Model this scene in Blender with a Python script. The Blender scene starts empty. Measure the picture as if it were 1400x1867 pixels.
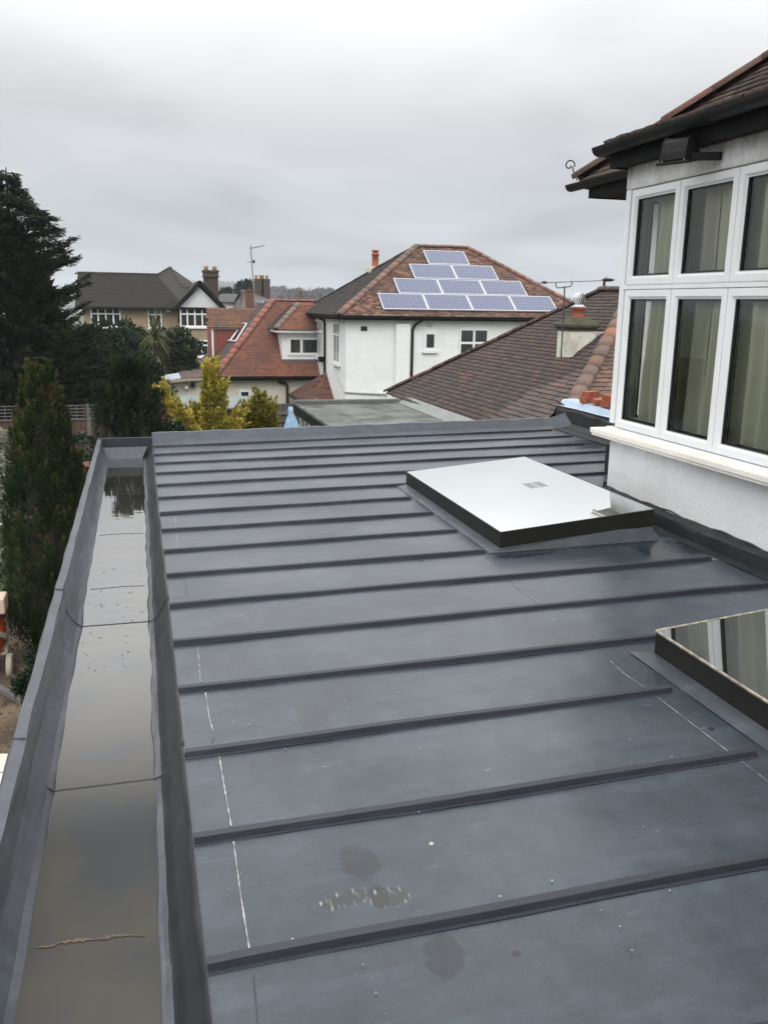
import bpy, math, random
import numpy as np
from mathutils import Vector, Matrix
random.seed(7); RNG = np.random.default_rng(7)
S = bpy.context.scene
COL = S.collection
# ------------------------------------------------------------------ camera
FPX, PITCH, ROLL, YAW = 1594.47, .234135, .0159003, .271066
F0 = Vector((math.sin(YAW), math.cos(YAW), 0)); R0 = Vector((math.cos(YAW), -math.sin(YAW), 0)); U0 = Vector((0, 0, 1))
CF = F0*math.cos(PITCH) - U0*math.sin(PITCH); CU = U0*math.cos(PITCH) + F0*math.sin(PITCH)
CR = R0*math.cos(ROLL) + CU*math.sin(ROLL); CU = CU*math.cos(ROLL) - R0*math.sin(ROLL)
EYE = Vector((0, 0, 1.5))
cd = bpy.data.cameras.new('camera'); cam = bpy.data.objects.new('camera', cd); COL.objects.link(cam)
cam.matrix_world = Matrix(((CR.x, CU.x, -CF.x, 0), (CR.y, CU.y, -CF.y, 0), (CR.z, CU.z, -CF.z, 1.5), (0, 0, 0, 1)))
cd.sensor_fit = 'VERTICAL'; cd.sensor_height = 36; cd.lens = FPX/1867*36; cd.clip_start = .05; cd.clip_end = 3000
S.camera = cam
S.view_settings.view_transform = 'Standard'; S.view_settings.look = 'None'; S.view_settings.gamma = 1
S.view_settings.exposure = 0; S.view_settings.use_curve_mapping = False
# ------------------------------------------------------------------ sky (overcast) and soft sun
SUN_EL, SUN_AZ = math.radians(48), math.radians(200)          # azimuth clockwise from +Y
W = bpy.data.worlds.new('World'); S.world = W; W.use_nodes = True
nt = W.node_tree; nt.nodes.clear()
def nd(t, k, **kw):
    n = t.nodes.new(k)
    for a, b in kw.items(): setattr(n, a, b)
    return n
def ramp(t, stops, interp='LINEAR'):
    n = nd(t, 'ShaderNodeValToRGB'); n.color_ramp.interpolation = interp; e = n.color_ramp.elements
    while len(e) < len(stops): e.new(.5)
    for i, (p, c) in enumerate(stops):
        e[i].position = p; e[i].color = (c[0], c[1], c[2], 1) if hasattr(c, '__len__') else (c, c, c, 1)
    return n
def math_(t, op, a, b=None, c=None, clamp=False):
    n = nd(t, 'ShaderNodeMath', operation=op, use_clamp=clamp)
    for i, v in enumerate((a, b, c)):
        if v is None: continue
        if hasattr(v, 'default_value') or hasattr(v, 'is_linked'): t.links.new(v, n.inputs[i])
        else: n.inputs[i].default_value = v
    return n.outputs[0]
def mixc(t, f, a, b, mode='MIX'):
    n = nd(t, 'ShaderNodeMix', data_type='RGBA', blend_type=mode)
    for i, v in ((0, f), (6, a), (7, b)):
        if hasattr(v, 'is_linked'): t.links.new(v, n.inputs[i])
        elif hasattr(v, '__len__'): n.inputs[i].default_value = (v[0], v[1], v[2], 1)
        else: n.inputs[i].default_value = v
    return n.outputs[2]
sky = nd(nt, 'ShaderNodeTexSky', sky_type='NISHITA', sun_disc=False, sun_elevation=SUN_EL, sun_rotation=SUN_AZ)
tc = nd(nt, 'ShaderNodeTexCoord'); sep = nd(nt, 'ShaderNodeSeparateXYZ'); nt.links.new(tc.outputs['Generated'], sep.inputs[0])
el = math_(nt, 'MAXIMUM', sep.outputs[2], 0.0)
# cloud layer: noise on a flat deck seen in perspective
dv = math_(nt, 'ADD', el, .16)
cx = math_(nt, 'DIVIDE', sep.outputs[0], dv); cy = math_(nt, 'DIVIDE', sep.outputs[1], dv)
cmb = nd(nt, 'ShaderNodeCombineXYZ'); nt.links.new(cx, cmb.inputs[0]); nt.links.new(cy, cmb.inputs[1])
noi = nd(nt, 'ShaderNodeTexNoise'); noi.inputs['Scale'].default_value = .95; noi.inputs['Detail'].default_value = 4.5; noi.inputs['Roughness'].default_value = .42; noi.inputs['Distortion'].default_value = .3
cmo = nd(nt, 'ShaderNodeVectorMath', operation='ADD'); nt.links.new(cmb.outputs[0], cmo.inputs[0]); cmo.inputs[1].default_value = (3.1, 1.7, .4)
nt.links.new(cmo.outputs[0], noi.inputs['Vector'])
cl = ramp(nt, [(.33, .84), (.5, .98), (.68, 1.12)], 'EASE'); nt.links.new(noi.outputs[0], cl.inputs[0])
gr = ramp(nt, [(0, (.56, .60, .635)), (.07, (.595, .622, .650)), (.17, (.72, .73, .745)), (.28, (1.12, 1.12, 1.12)), (.45, (2.05, 2.05, 2.06)), (1, (2.7, 2.7, 2.72))])
nt.links.new(el, gr.inputs[0])
cloud = mixc(nt, 1.0, gr.outputs[0], cl.outputs[0], 'MULTIPLY')
sc = nd(nt, 'ShaderNodeVectorMath', operation='SCALE'); nt.links.new(cloud, sc.inputs[0]); sc.inputs[3].default_value = 10.0
mx = mixc(nt, .94, sky.outputs[0], sc.outputs[0])
bg = nd(nt, 'ShaderNodeBackground'); bg.inputs[1].default_value = .1; nt.links.new(mx, bg.inputs[0])
wo = nd(nt, 'ShaderNodeOutputWorld'); nt.links.new(bg.outputs[0], wo.inputs[0])
sd = bpy.data.lights.new('sun', 'SUN'); sd.energy = 1.2; sd.angle = math.radians(25); sd.color = (1, .97, .93)
so = bpy.data.objects.new('sun', sd); COL.objects.link(so)
sdir = Vector((math.sin(SUN_AZ)*math.cos(SUN_EL), math.cos(SUN_AZ)*math.cos(SUN_EL), math.sin(SUN_EL)))
so.rotation_euler = sdir.to_track_quat('Z', 'Y').to_euler(); so.location = (0, 0, 30)

# ------------------------------------------------------------------ helpers
def at(px, py, Y):
    """a point measured in the photograph, at the real distance Y"""
    d = CR*(px-700) - CU*(py-933.5) + CF*FPX
    return EYE + d*((Y-EYE.y)/d.y)
def link(name, me, mat=None, parent=None, smooth=False):
    if mat is not None and not me.materials: me.materials.append(mat)
    if smooth: me.polygons.foreach_set('use_smooth', [True]*len(me.polygons))
    o = bpy.data.objects.new(name, me); COL.objects.link(o)
    if parent is not None: o.parent = parent
    return o
def thing(name, label, cat, loc=(0, 0, 0), rz=0, group=None):
    o = bpy.data.objects.new(name, None); COL.objects.link(o); o.location = loc; o.rotation_euler = (0, 0, rz)
    o.empty_display_size = .1
    o['label'] = label; o['category'] = cat
    if group: o['group'] = group
    return o
def tag(o, label, cat, group=None):
    o['label'] = label; o['category'] = cat
    if group: o['group'] = group
    return o
class MB:
    def __init__(s): s.v = []; s.f = []; s.sm = False
    def box(s, a, b, M=None, bev=0):
        x0, y0, z0 = a; x1, y1, z1 = b; n = len(s.v)
        P = [(x0,y0,z0),(x1,y0,z0),(x1,y1,z0),(x0,y1,z0),(x0,y0,z1),(x1,y0,z1),(x1,y1,z1),(x0,y1,z1)]
        if M is not None: P = [tuple(M @ Vector(p)) for p in P]
        s.v += P; s.f += [tuple(n+i for i in q) for q in ((0,3,2,1),(4,5,6,7),(0,1,5,4),(1,2,6,5),(2,3,7,6),(3,0,4,7))]
        return s
    def beam(s, a, b, w, h, up=(0, 0, 1)):
        a = Vector(a); b = Vector(b); d = (b-a); L = d.length; d.normalize(); u = Vector(up)
        x = d.cross(u)
        if x.length < 1e-4: x = d.cross(Vector((1, 0, 0)))
        x.normalize(); z = x.cross(d)
        M = Matrix(((x.x, d.x, z.x, a.x), (x.y, d.y, z.y, a.y), (x.z, d.z, z.z, a.z), (0, 0, 0, 1)))
        return s.box((-w/2, 0, -h/2), (w/2, L, h/2), M)
    def poly(s, pts, thick=None, n=None):
        k = len(s.v); pts = [Vector(p) for p in pts]; m = len(pts)
        s.v += [tuple(p) for p in pts]; s.f.append(tuple(range(k, k+m)))
        if thick:
            n = n or (pts[1]-pts[0]).cross(pts[2]-pts[0]).normalized()
            s.v += [tuple(p-n*thick) for p in pts]; s.f.append(tuple(range(k+2*m-1, k+m-1, -1)))
            for i in range(m): s.f.append((k+i, k+m+i, k+m+(i+1) % m, k+(i+1) % m))
        return s
    def tube(s, pts, r, n=8, cap=True):
        pts = [Vector(p) for p in pts]; k = len(s.v); m = len(pts)
        rr = r if hasattr(r, '__len__') else [r]*m
        ref = None
        for i, p in enumerate(pts):
            d = (pts[min(i+1, m-1)]-pts[max(i-1, 0)]).normalized()
            if ref is None: ref = d.orthogonal().normalized()
            x = (ref - d*ref.dot(d)).normalized(); ref = x; y = d.cross(x)
            for j in range(n):
                a = 2*math.pi*j/n; s.v.append(tuple(p + (x*math.cos(a)+y*math.sin(a))*rr[i]))
        for i in range(m-1):
            for j in range(n):
                s.f.append((k+i*n+j, k+i*n+(j+1) % n, k+(i+1)*n+(j+1) % n, k+(i+1)*n+j))
        if cap: s.f.append(tuple(k+j for j in reversed(range(n)))); s.f.append(tuple(k+(m-1)*n+j for j in range(n)))
        return s
    def lathe(s, prof, n=16, M=None):
        k = len(s.v); m = len(prof)
        for r, z in prof:
            for j in range(n):
                a = 2*math.pi*j/n; p = Vector((r*math.cos(a), r*math.sin(a), z)); s.v.append(tuple(M @ p if M else p))
        for i in range(m-1):
            for j in range(n): s.f.append((k+i*n+j, k+i*n+(j+1) % n, k+(i+1)*n+(j+1) % n, k+(i+1)*n+j))
        s.f.append(tuple(k+j for j in reversed(range(n)))); s.f.append(tuple(k+(m-1)*n+j for j in range(n)))
        return s
    def sweep(s, prof, ys, fn=None):
        """open profile [(x,z)] swept along y"""
        k = len(s.v); m = len(prof)
        for y in ys:
            for i, (x, z) in enumerate(prof):
                dx, dz = fn(i, y) if fn else (0, 0); s.v.append((x+dx, y, z+dz))
        for a in range(len(ys)-1):
            for i in range(m-1): s.f.append((k+a*m+i, k+(a+1)*m+i, k+(a+1)*m+i+1, k+a*m+i+1))
        return s
    def mesh(s, name):
        me = bpy.data.meshes.new(name); me.from_pydata(s.v, [], s.f); me.update(); return me
    def build(s, name, mat, parent=None, smooth=False, bevel=0):
        o = link(name, s.mesh(name), mat, parent, smooth)
        if bevel:
            b = o.modifiers.new('bevel', 'BEVEL'); b.width = bevel; b.segments = 2; b.limit_method = 'ANGLE'; b.angle_limit = math.radians(40)
        return o
def np_mesh(name, V, Q, tint=None, mat=None):
    """V (n,3), Q (m,k) faces of equal size"""
    me = bpy.data.meshes.new(name); V = np.ascontiguousarray(V, dtype=np.float32); Q = np.ascontiguousarray(Q, dtype=np.int32)
    m, k = Q.shape
    me.vertices.add(len(V)); me.vertices.foreach_set('co', V.ravel())
    me.loops.add(m*k); me.loops.foreach_set('vertex_index', Q.ravel())
    me.polygons.add(m); me.polygons.foreach_set('loop_start', np.arange(0, m*k, k, dtype=np.int32)); me.polygons.foreach_set('loop_total', np.full(m, k, dtype=np.int32))
    if tint is not None:
        at_ = me.attributes.new('tint', 'FLOAT', 'POINT'); at_.data.foreach_set('value', np.ascontiguousarray(tint, dtype=np.float32))
    me.update(calc_edges=True)
    if mat: me.materials.append(mat)
    return me
# ------------------------------------------------------------------ materials
def material(name, base=(.5, .5, .5), rough=.7, metallic=0, ior=1.45, var=None, nscale=6, bump=0, bscale=60, coat=0, spec=.5, rvar=0):
    m = bpy.data.materials.new(name); m.use_nodes = True; t = m.node_tree; b = t.nodes['Principled BSDF']
    b.inputs['Base Color'].default_value = (*base, 1); b.inputs['Roughness'].default_value = rough; b.inputs['Metallic'].default_value = metallic
    b.inputs['IOR'].default_value = ior; b.inputs['Specular IOR Level'].default_value = spec; b.inputs['Coat Weight'].default_value = coat
    g = nd(t, 'ShaderNodeNewGeometry'); m['_'] = 1
    if var is not None:
        n = nd(t, 'ShaderNodeTexNoise'); n.inputs['Scale'].default_value = nscale; n.inputs['Detail'].default_value = 6; n.inputs['Roughness'].default_value = .62
        t.links.new(g.outputs['Position'], n.inputs['Vector'])
        r = ramp(t, [(.32, var), (.66, base)]); t.links.new(n.outputs[0], r.inputs[0]); t.links.new(r.outputs[0], b.inputs['Base Color'])
        if rvar:
            q = math_(t, 'MULTIPLY_ADD', n.outputs[0], rvar, rough-rvar/2); t.links.new(q, b.inputs['Roughness'])
    if bump:
        n2 = nd(t, 'ShaderNodeTexNoise'); n2.inputs['Scale'].default_value = bscale; n2.inputs['Detail'].default_value = 5
        t.links.new(g.outputs['Position'], n2.inputs['Vector'])
        bp = nd(t, 'ShaderNodeBump'); bp.inputs['Strength'].default_value = bump; bp.inputs['Distance'].default_value = .01
        t.links.new(n2.outputs[0], bp.inputs['Height']); t.links.new(bp.outputs[0], b.inputs['Normal'])
    return m
def tint_value(t):
    """per-piece random number: object random + point attribute"""
    a = nd(t, 'ShaderNodeAttribute', attribute_name='tint'); o = nd(t, 'ShaderNodeObjectInfo')
    return math_(t, 'FRACT', math_(t, 'ADD', a.outputs['Fac'], o.outputs['Random']))
def tile_material(name, stops, moss=(.10, .095, .075), mossamt=.5, nscale=1.1, rough=.85):
    m = bpy.data.materials.new(name); m.use_nodes = True; t = m.node_tree; b = t.nodes['Principled BSDF']
    r = ramp(t, stops); t.links.new(tint_value(t), r.inputs[0])
    g = nd(t, 'ShaderNodeNewGeometry')
    n = nd(t, 'ShaderNodeTexNoise'); n.inputs['Scale'].default_value = nscale; n.inputs['Detail'].default_value = 5; t.links.new(g.outputs['Position'], n.inputs['Vector'])
    f = ramp(t, [(.38, 0), (.64, mossamt)]); t.links.new(n.outputs[0], f.inputs[0])
    n3 = nd(t, 'ShaderNodeTexNoise'); n3.inputs['Scale'].default_value = 28; n3.inputs['Detail'].default_value = 4; t.links.new(g.outputs['Position'], n3.inputs['Vector'])
    f3 = ramp(t, [(.35, .78), (.7, 1.12)]); t.links.new(n3.outputs[0], f3.inputs[0])
    c = mixc(t, f.outputs[0], r.outputs[0], moss); c = mixc(t, 1.0, c, f3.outputs[0], 'MULTIPLY')
    t.links.new(c, b.inputs['Base Color']); b.inputs['Roughness'].default_value = rough; b.inputs['Specular IOR Level'].default_value = .35
    bp = nd(t, 'ShaderNodeBump'); bp.inputs['Strength'].default_value = .5; bp.inputs['Distance'].default_value = .006
    t.links.new(n3.outputs[0], bp.inputs['Height']); t.links.new(bp.outputs[0], b.inputs['Normal'])
    return m
def leaf_material(name, stops, rough=.6, trans=.12):
    m = bpy.data.materials.new(name); m.use_nodes = True; t = m.node_tree; b = t.nodes['Principled BSDF']
    r = ramp(t, stops); t.links.new(tint_value(t), r.inputs[0]); t.links.new(r.outputs[0], b.inputs['Base Color'])
    b.inputs['Roughness'].default_value = rough; b.inputs['Specular IOR Level'].default_value = .12 if rough > .4 else .5
    if trans:
        tr = nd(t, 'ShaderNodeBsdfTranslucent'); t.links.new(r.outputs[0], tr.inputs[0]); ms = nd(t, 'ShaderNodeMixShader'); ms.inputs[0].default_value = trans
        t.links.new(b.outputs[0], ms.inputs[1]); t.links.new(tr.outputs[0], ms.inputs[2]); t.links.new(ms.outputs[0], t.nodes['Material Output'].inputs[0])
    return m
def glass_material(name, ior=1.5, tint=(.86, .9, .88), ripple=0):
    m = bpy.data.materials.new(name); m.use_nodes = True; t = m.node_tree; t.nodes.remove(t.nodes['Principled BSDF'])
    tr = nd(t, 'ShaderNodeBsdfTransparent'); tr.inputs[0].default_value = (*tint, 1)
    gl = nd(t, 'ShaderNodeBsdfGlossy'); gl.inputs['Roughness'].default_value = .0
    fr = nd(t, 'ShaderNodeFresnel'); fr.inputs[0].default_value = ior
    if ripple:
        g = nd(t, 'ShaderNodeNewGeometry'); n = nd(t, 'ShaderNodeTexNoise'); n.inputs['Scale'].default_value = 1.6; n.inputs['Detail'].default_value = 1
        t.links.new(g.outputs['Position'], n.inputs['Vector']); bp = nd(t, 'ShaderNodeBump'); bp.inputs['Strength'].default_value = ripple; bp.inputs['Distance'].default_value = .02
        t.links.new(n.outputs[0], bp.inputs['Height']); t.links.new(bp.outputs[0], gl.inputs['Normal'])
    ms = nd(t, 'ShaderNodeMixShader'); t.links.new(fr.outputs[0], ms.inputs[0]); t.links.new(tr.outputs[0], ms.inputs[1]); t.links.new(gl.outputs[0], ms.inputs[2])
    t.links.new(ms.outputs[0], t.nodes['Material Output'].inputs[0])
    return m

# grey single-ply membrane: mottled, damp, with the marks the roof carries
def membrane_material(name, base, rough, marks=True, coat=.0):
    m = bpy.data.materials.new(name); m.use_nodes = True; t = m.node_tree; b = t.nodes['Principled BSDF']
    g = nd(t, 'ShaderNodeNewGeometry'); P = g.outputs['Position']
    def noise(scale, det=4, vec=P, rough_=.55):
        n = nd(t, 'ShaderNodeTexNoise'); n.inputs['Scale'].default_value = scale; n.inputs['Detail'].default_value = det; n.inputs['Roughness'].default_value = rough_
        t.links.new(vec, n.inputs['Vector']); return n.outputs[0]
    mp = nd(t, 'ShaderNodeMapping'); mp.inputs['Scale'].default_value = (.6, 3.2, 1); mp.inputs['Rotation'].default_value = (0, 0, .25); t.links.new(P, mp.inputs['Vector'])
    big = noise(1.2, 4); streak = noise(2.2, 5, mp.outputs[0], .7); fine = noise(55, 3); dust = noise(7, 6, P, .75)
    r1 = ramp(t, [(.3, tuple(c*.74 for c in base)), (.7, tuple(c*1.18 for c in base))]); t.links.new(big, r1.inputs[0])
    f2 = ramp(t, [(.50, 0), (.74, .34)]); t.links.new(streak, f2.inputs[0])
    col = mixc(t, f2.outputs[0], r1.outputs[0], tuple(c*2.2 for c in base)); col = mixc(t, 1.0, col, rampo(t, dust, [(.35, .8), (.65, 1.18)]), 'MULTIPLY')
    # fine pale scuffs
    sm = nd(t, 'ShaderNodeMapping'); sm.inputs['Scale'].default_value = (9, 60, 9); sm.inputs['Rotation'].default_value = (0, 0, -.35); t.links.new(P, sm.inputs['Vector'])
    sc_ = noise(1.0, 2, sm.outputs[0]); gate = noise(1.7, 3)
    sg = math_(t, 'MULTIPLY', ramp_f(t, sc_, .70, .76), ramp_f(t, gate, .54, .64)); col = mixc(t, math_(t, 'MULTIPLY', sg, .5), col, (.30, .32, .34)); col = mixc(t, math_(t, 'MULTIPLY', ramp_f(t, noise(240, 2), .66, .74), .30), col, (.20, .22, .24))
    rg = math_(t, 'MULTIPLY_ADD', big, .26, rough-.13); rg = math_(t, 'MULTIPLY_ADD', streak, .20, math_(t, 'SUBTRACT', rg, .10))
    if marks:
        # specks of white grit
        vo = nd(t, 'ShaderNodeTexVoronoi', feature='F1'); vo.inputs['Scale'].default_value = 9; t.links.new(P, vo.inputs['Vector'])
        sp = math_(t, 'MULTIPLY', math_(t, 'LESS_THAN', vo.outputs['Distance'], .022), ramp_f(t, gate, .46, .5)); col = mixc(t, math_(t, 'MULTIPLY', sp, .8), col, (.55, .55, .53))
        # dark water drops
        v2 = nd(t, 'ShaderNodeTexVoronoi', feature='F1'); v2.inputs['Scale'].default_value = 5.5; wv = nd(t, 'ShaderNodeVectorMath', operation='ADD')
        nz = nd(t, 'ShaderNodeTexNoise'); nz.inputs['Scale'].default_value = 30; t.links.new(P, nz.inputs['Vector'])
        sv = nd(t, 'ShaderNodeVectorMath', operation='SCALE'); t.links.new(nz.outputs['Color'], sv.inputs[0]); sv.inputs[3].default_value = .02
        t.links.new(P, wv.inputs[0]); t.links.new(sv.outputs[0], wv.inputs[1]); t.links.new(wv.outputs[0], v2.inputs['Vector'])
        dr = math_(t, 'MULTIPLY', math_(t, 'LESS_THAN', v2.outputs['Distance'], .075), ramp_f(t, noise(2.3, 2), .52, .56))
        wet = dr
        sepn = nd(t, 'ShaderNodeSeparateXYZ'); t.links.new(P, sepn.inputs[0]); X, Y = sepn.outputs[0], sepn.outputs[1]
        nn = noise(22, 4); nn2 = noise(70, 3)
        def ell(cx_, cy_, rx, ry, rot=0, wob=.9, soft=.25):
            dx = math_(t, 'SUBTRACT', X, cx_); dy = math_(t, 'SUBTRACT', Y, cy_); c, s_ = math.cos(rot), math.sin(rot)
            u = math_(t, 'DIVIDE', math_(t, 'ADD', math_(t, 'MULTIPLY', dx, c), math_(t, 'MULTIPLY', dy, s_)), rx)
            v = math_(t, 'DIVIDE', math_(t, 'SUBTRACT', math_(t, 'MULTIPLY', dy, c), math_(t, 'MULTIPLY', dx, s_)), ry)
            d = math_(t, 'SQRT', math_(t, 'ADD', math_(t, 'MULTIPLY', u, u), math_(t, 'MULTIPLY', v, v)))
            d = math_(t, 'ADD', d, math_(t, 'MULTIPLY_ADD', nn, wob, -wob/2))
            return math_(t, 'MULTIPLY_ADD', math_(t, 'SUBTRACT', d, 1.0), -1/soft, .0, clamp=True), d
        for e in MARK_WET: wet = math_(t, 'MAXIMUM', wet, math_(t, 'MULTIPLY', ell(*e[:5])[0], e[5]))
        col = mixc(t, math_(t, 'MULTIPLY', wet, .8), col, tuple(c*.22 for c in base))
        mq = nd(t, 'ShaderNodeMapping'); mq.inputs['Scale'].default_value = (130, 26, 26); mq.inputs['Rotation'].default_value = (0, 0, .5); t.links.new(P, mq.inputs['Vector']); smn = noise(1.0, 3, mq.outputs[0])
        for cx_, cy_, rx, ry, rot in MARK_SMEAR:
            a, d = ell(cx_, cy_, rx, ry, rot, .9, .2)
            col = mixc(t, math_(t, 'MULTIPLY', a, .6), col, (.028, .026, .020))
            ring = math_(t, 'MULTIPLY', math_(t, 'MULTIPLY', ramp_f(t, d, .35, .9), ramp_f(t, d, 1.3, 1.0)), ramp_f(t, smn, .56, .64))
            col = mixc(t, math_(t, 'MULTIPLY', ring, .6), col, (.36, .37, .37))
        for cx_, cy_, r_ in MARK_GRIT:
            a, d = ell(cx_, cy_, r_, r_, 0, 1.6, .1); col = mixc(t, math_(t, 'MULTIPLY', math_(t, 'MULTIPLY', a, ramp_f(t, nn2, .5, .6)), .8), col, (.5, .48, .4))
        rg = math_(t, 'SUBTRACT', rg, math_(t, 'MULTIPLY', wet, .13))
    t.links.new(col, b.inputs['Base Color']); t.links.new(rg, b.inputs['Roughness']); b.inputs['IOR'].default_value = 1.42
    if coat: t.links.new(math_(t, 'MULTIPLY', ramp_f(t, big, .25, .75), coat), b.inputs['Coat Weight']); b.inputs['Coat Roughness'].default_value = .16; b.inputs['Coat IOR'].default_value = 1.38
    bp = nd(t, 'ShaderNodeBump'); bp.inputs['Strength'].default_value = .5; bp.inputs['Distance'].default_value = .01
    wk = nd(t, 'ShaderNodeMapping'); wk.inputs['Scale'].default_value = (5, 22, 8); wk.inputs['Rotation'].default_value = (0, 0, .12); t.links.new(P, wk.inputs['Vector'])
    hh = math_(t, 'ADD', math_(t, 'ADD', math_(t, 'MULTIPLY', noise(3.2, 3), 1.0), math_(t, 'MULTIPLY', noise(1.0, 3, wk.outputs[0]), .14)), math_(t, 'MULTIPLY', fine, .12)); t.links.new(hh, bp.inputs['Height']); t.links.new(bp.outputs[0], b.inputs['Normal'])
    return m
def rampo(t, v, st):
    r = ramp(t, st); t.links.new(v, r.inputs[0]); return r.outputs[0]
def ramp_f(t, v, a, b):
    n = nd(t, 'ShaderNodeMapRange', clamp=True); t.links.new(v, n.inputs[0]); n.inputs[1].default_value = a; n.inputs[2].default_value = b; return n.outputs[0]
SL = .0162264                                   # fall of the deck towards the gutter
EX = .08                                        # deck edge at the gutter
dz = lambda x: (x-EX)*SL
def on_deck(px, py):
    d = CR*(px-700) - CU*(py-933.5) + CF*FPX; t_ = (-EYE.z - SL*(EX))/(d.z-SL*d.x) if False else (-EYE.z + SL*(EYE.x-EX))/(d.z-SL*d.x)
    return EYE + d*t_
def mk(px, py, rx, ry, rot=0, s=1): p = on_deck(px, py); return (p.x, p.y, rx, ry, rot, s)
MARK_WET = [mk(655, 1572, .06, .09, .2, .8), mk(808, 1740, .055, .085, -.3, .8), mk(572, 1308, .07, .10, 0, .7), mk(690, 1635, .03, .05, 0, 1), mk(560, 1290, .05, .06, .4, .6),
            mk(350, 1700, .03, .06, 0, .7), mk(1110, 985, .42, .16, .1, .9), mk(960, 1010, .25, .07, .1, .8), mk(500, 1400, .10, .12, 0, .35), mk(1045, 812, .5, .3, .2, .9), mk(1210, 1000, .22, .25, .1, .9)]
MARK_SMEAR = [mk(628, 1640, .068, .030, .2)[:5], mk(706, 1636, .056, .036, 0)[:5], mk(460, 1122, .06, .025, .1)[:5]]
MARK_GRIT = [(lambda p: (p.x, p.y, .008))(on_deck(785, 1537)), (lambda p: (p.x, p.y, .012))(on_deck(920, 1003)), (lambda p: (p.x, p.y, .05))(on_deck(1300, 1018))]
MEM = (.036, .046, .058)
M_MEM = membrane_material('grey_membrane', MEM, .33, coat=.55)
M_MEM2 = membrane_material('grey_membrane_detail', (.056, .064, .074), .38, marks=False)
M_BAT = material('membrane_batten', (.026, .029, .038), .5, var=(.020, .023, .030), nscale=5, bump=.2, bscale=90)
M_BLACKF = material('black_flashing', (.012, .013, .014), .55, spec=.35, var=(.024, .025, .026), nscale=5, bump=.3, bscale=12)
M_FRAME = material('anodised_frame', (.011, .011, .010), .5, spec=.35, var=(.015, .014, .012), nscale=4)
M_UPVC = material('white_upvc', (.80, .81, .82), .32, var=(.74, .75, .75), nscale=2.2)
M_SILL = material('cream_sill', (.80, .78, .72), .5, var=(.70, .67, .59), nscale=3, bump=.1, bscale=80)
M_GASKET = material('gasket', (.015, .015, .015), .5)
M_BLACKPL = material('black_gutter_plastic', (.007, .007, .008), .5, spec=.3, var=(.016, .015, .014), nscale=9, bump=.15, bscale=40)
M_BLACKWOOD = material('black_fascia', (.010, .010, .010), .75, spec=.2, var=(.006, .006, .006), nscale=6)
M_GLASS = glass_material('window_glass', 1.66, (.96, .98, .95), .35)
M_CURT = material('curtain_cloth', (.76, .76, .64), .9, var=(.70, .70, .57), nscale=3)
M_ROOM = material('room_plaster', (.30, .28, .24), .9)
M_CHALK = material('chalk_line', (.46, .47, .46), .9, var=(.075, .085, .095), nscale=34)

# ------------------------------------------------------------------ ground
def ground():
    xs = [-1000, -300, -200, -80, -40, -20, -10, -6, -4, -3, -2, -1, 0, 2, 4, 8, 16, 30, 60, 120, 300, 600, 1450]; ys = [-60, -20, -5, 0, 4, 6, 8, 9, 10, 11, 12, 13, 15, 18, 22, 26, 32, 40, 60, 100, 160, 260, 400, 700, 1450]
    V = []; 
    for y in ys:
        for x in xs:
            z = -3.0 if y < 12 else -3.0 - min((y-12)/16, 1)*.9 - max(0, min((y-40)/160, 1))*4
            z += (random.uniform(-.03, .03) if y < 14 else 0)
            V.append((x, y, z))
    n = len(xs); Q = [(j*n+i, j*n+i+1, (j+1)*n+i+1, (j+1)*n+i) for j in range(len(ys)-1) for i in range(n-1)]
    m = bpy.data.materials.new('soil_and_grass'); m.use_nodes = True; t = m.node_tree; b = t.nodes['Principled BSDF']; b.inputs['Roughness'].default_value = .95
    g = nd(t, 'ShaderNodeNewGeometry'); n1 = nd(t, 'ShaderNodeTexNoise'); n1.inputs['Scale'].default_value = 1.6; n1.inputs['Detail'].default_value = 8; n1.inputs['Roughness'].default_value = .7
    t.links.new(g.outputs['Position'], n1.inputs['Vector']); r = ramp(t, [(.3, (.035, .026, .018)), (.5, (.10, .072, .045)), (.62, (.17, .125, .075)), (.75, (.06, .05, .035))]); t.links.new(n1.outputs[0], r.inputs[0])
    sp = nd(t, 'ShaderNodeSeparateXYZ'); t.links.new(g.outputs['Position'], sp.inputs[0])
    n2 = nd(t, 'ShaderNodeTexNoise'); n2.inputs['Scale'].default_value = 30; n2.inputs['Detail'].default_value = 4; t.links.new(g.outputs['Position'], n2.inputs['Vector'])
    r2 = ramp(t, [(.35, (.035, .05, .018)), (.7, (.07, .095, .03))]); t.links.new(n2.outputs[0], r2.inputs[0])
    t.links.new(mixc(t, ramp_f(t, sp.outputs[1], 12.5, 13.5), r.outputs[0], r2.outputs[0]), b.inputs['Base Color'])
    bp = nd(t, 'ShaderNodeBump'); bp.inputs['Distance'].default_value = .05; t.links.new(n2.outputs[0], bp.inputs['Height']); t.links.new(bp.outputs[0], b.inputs['Normal'])
    me = bpy.data.meshes.new('ground'); me.from_pydata(V, [], Q); o = link('ground', me, m); o['kind'] = 'structure'
ground()

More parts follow.
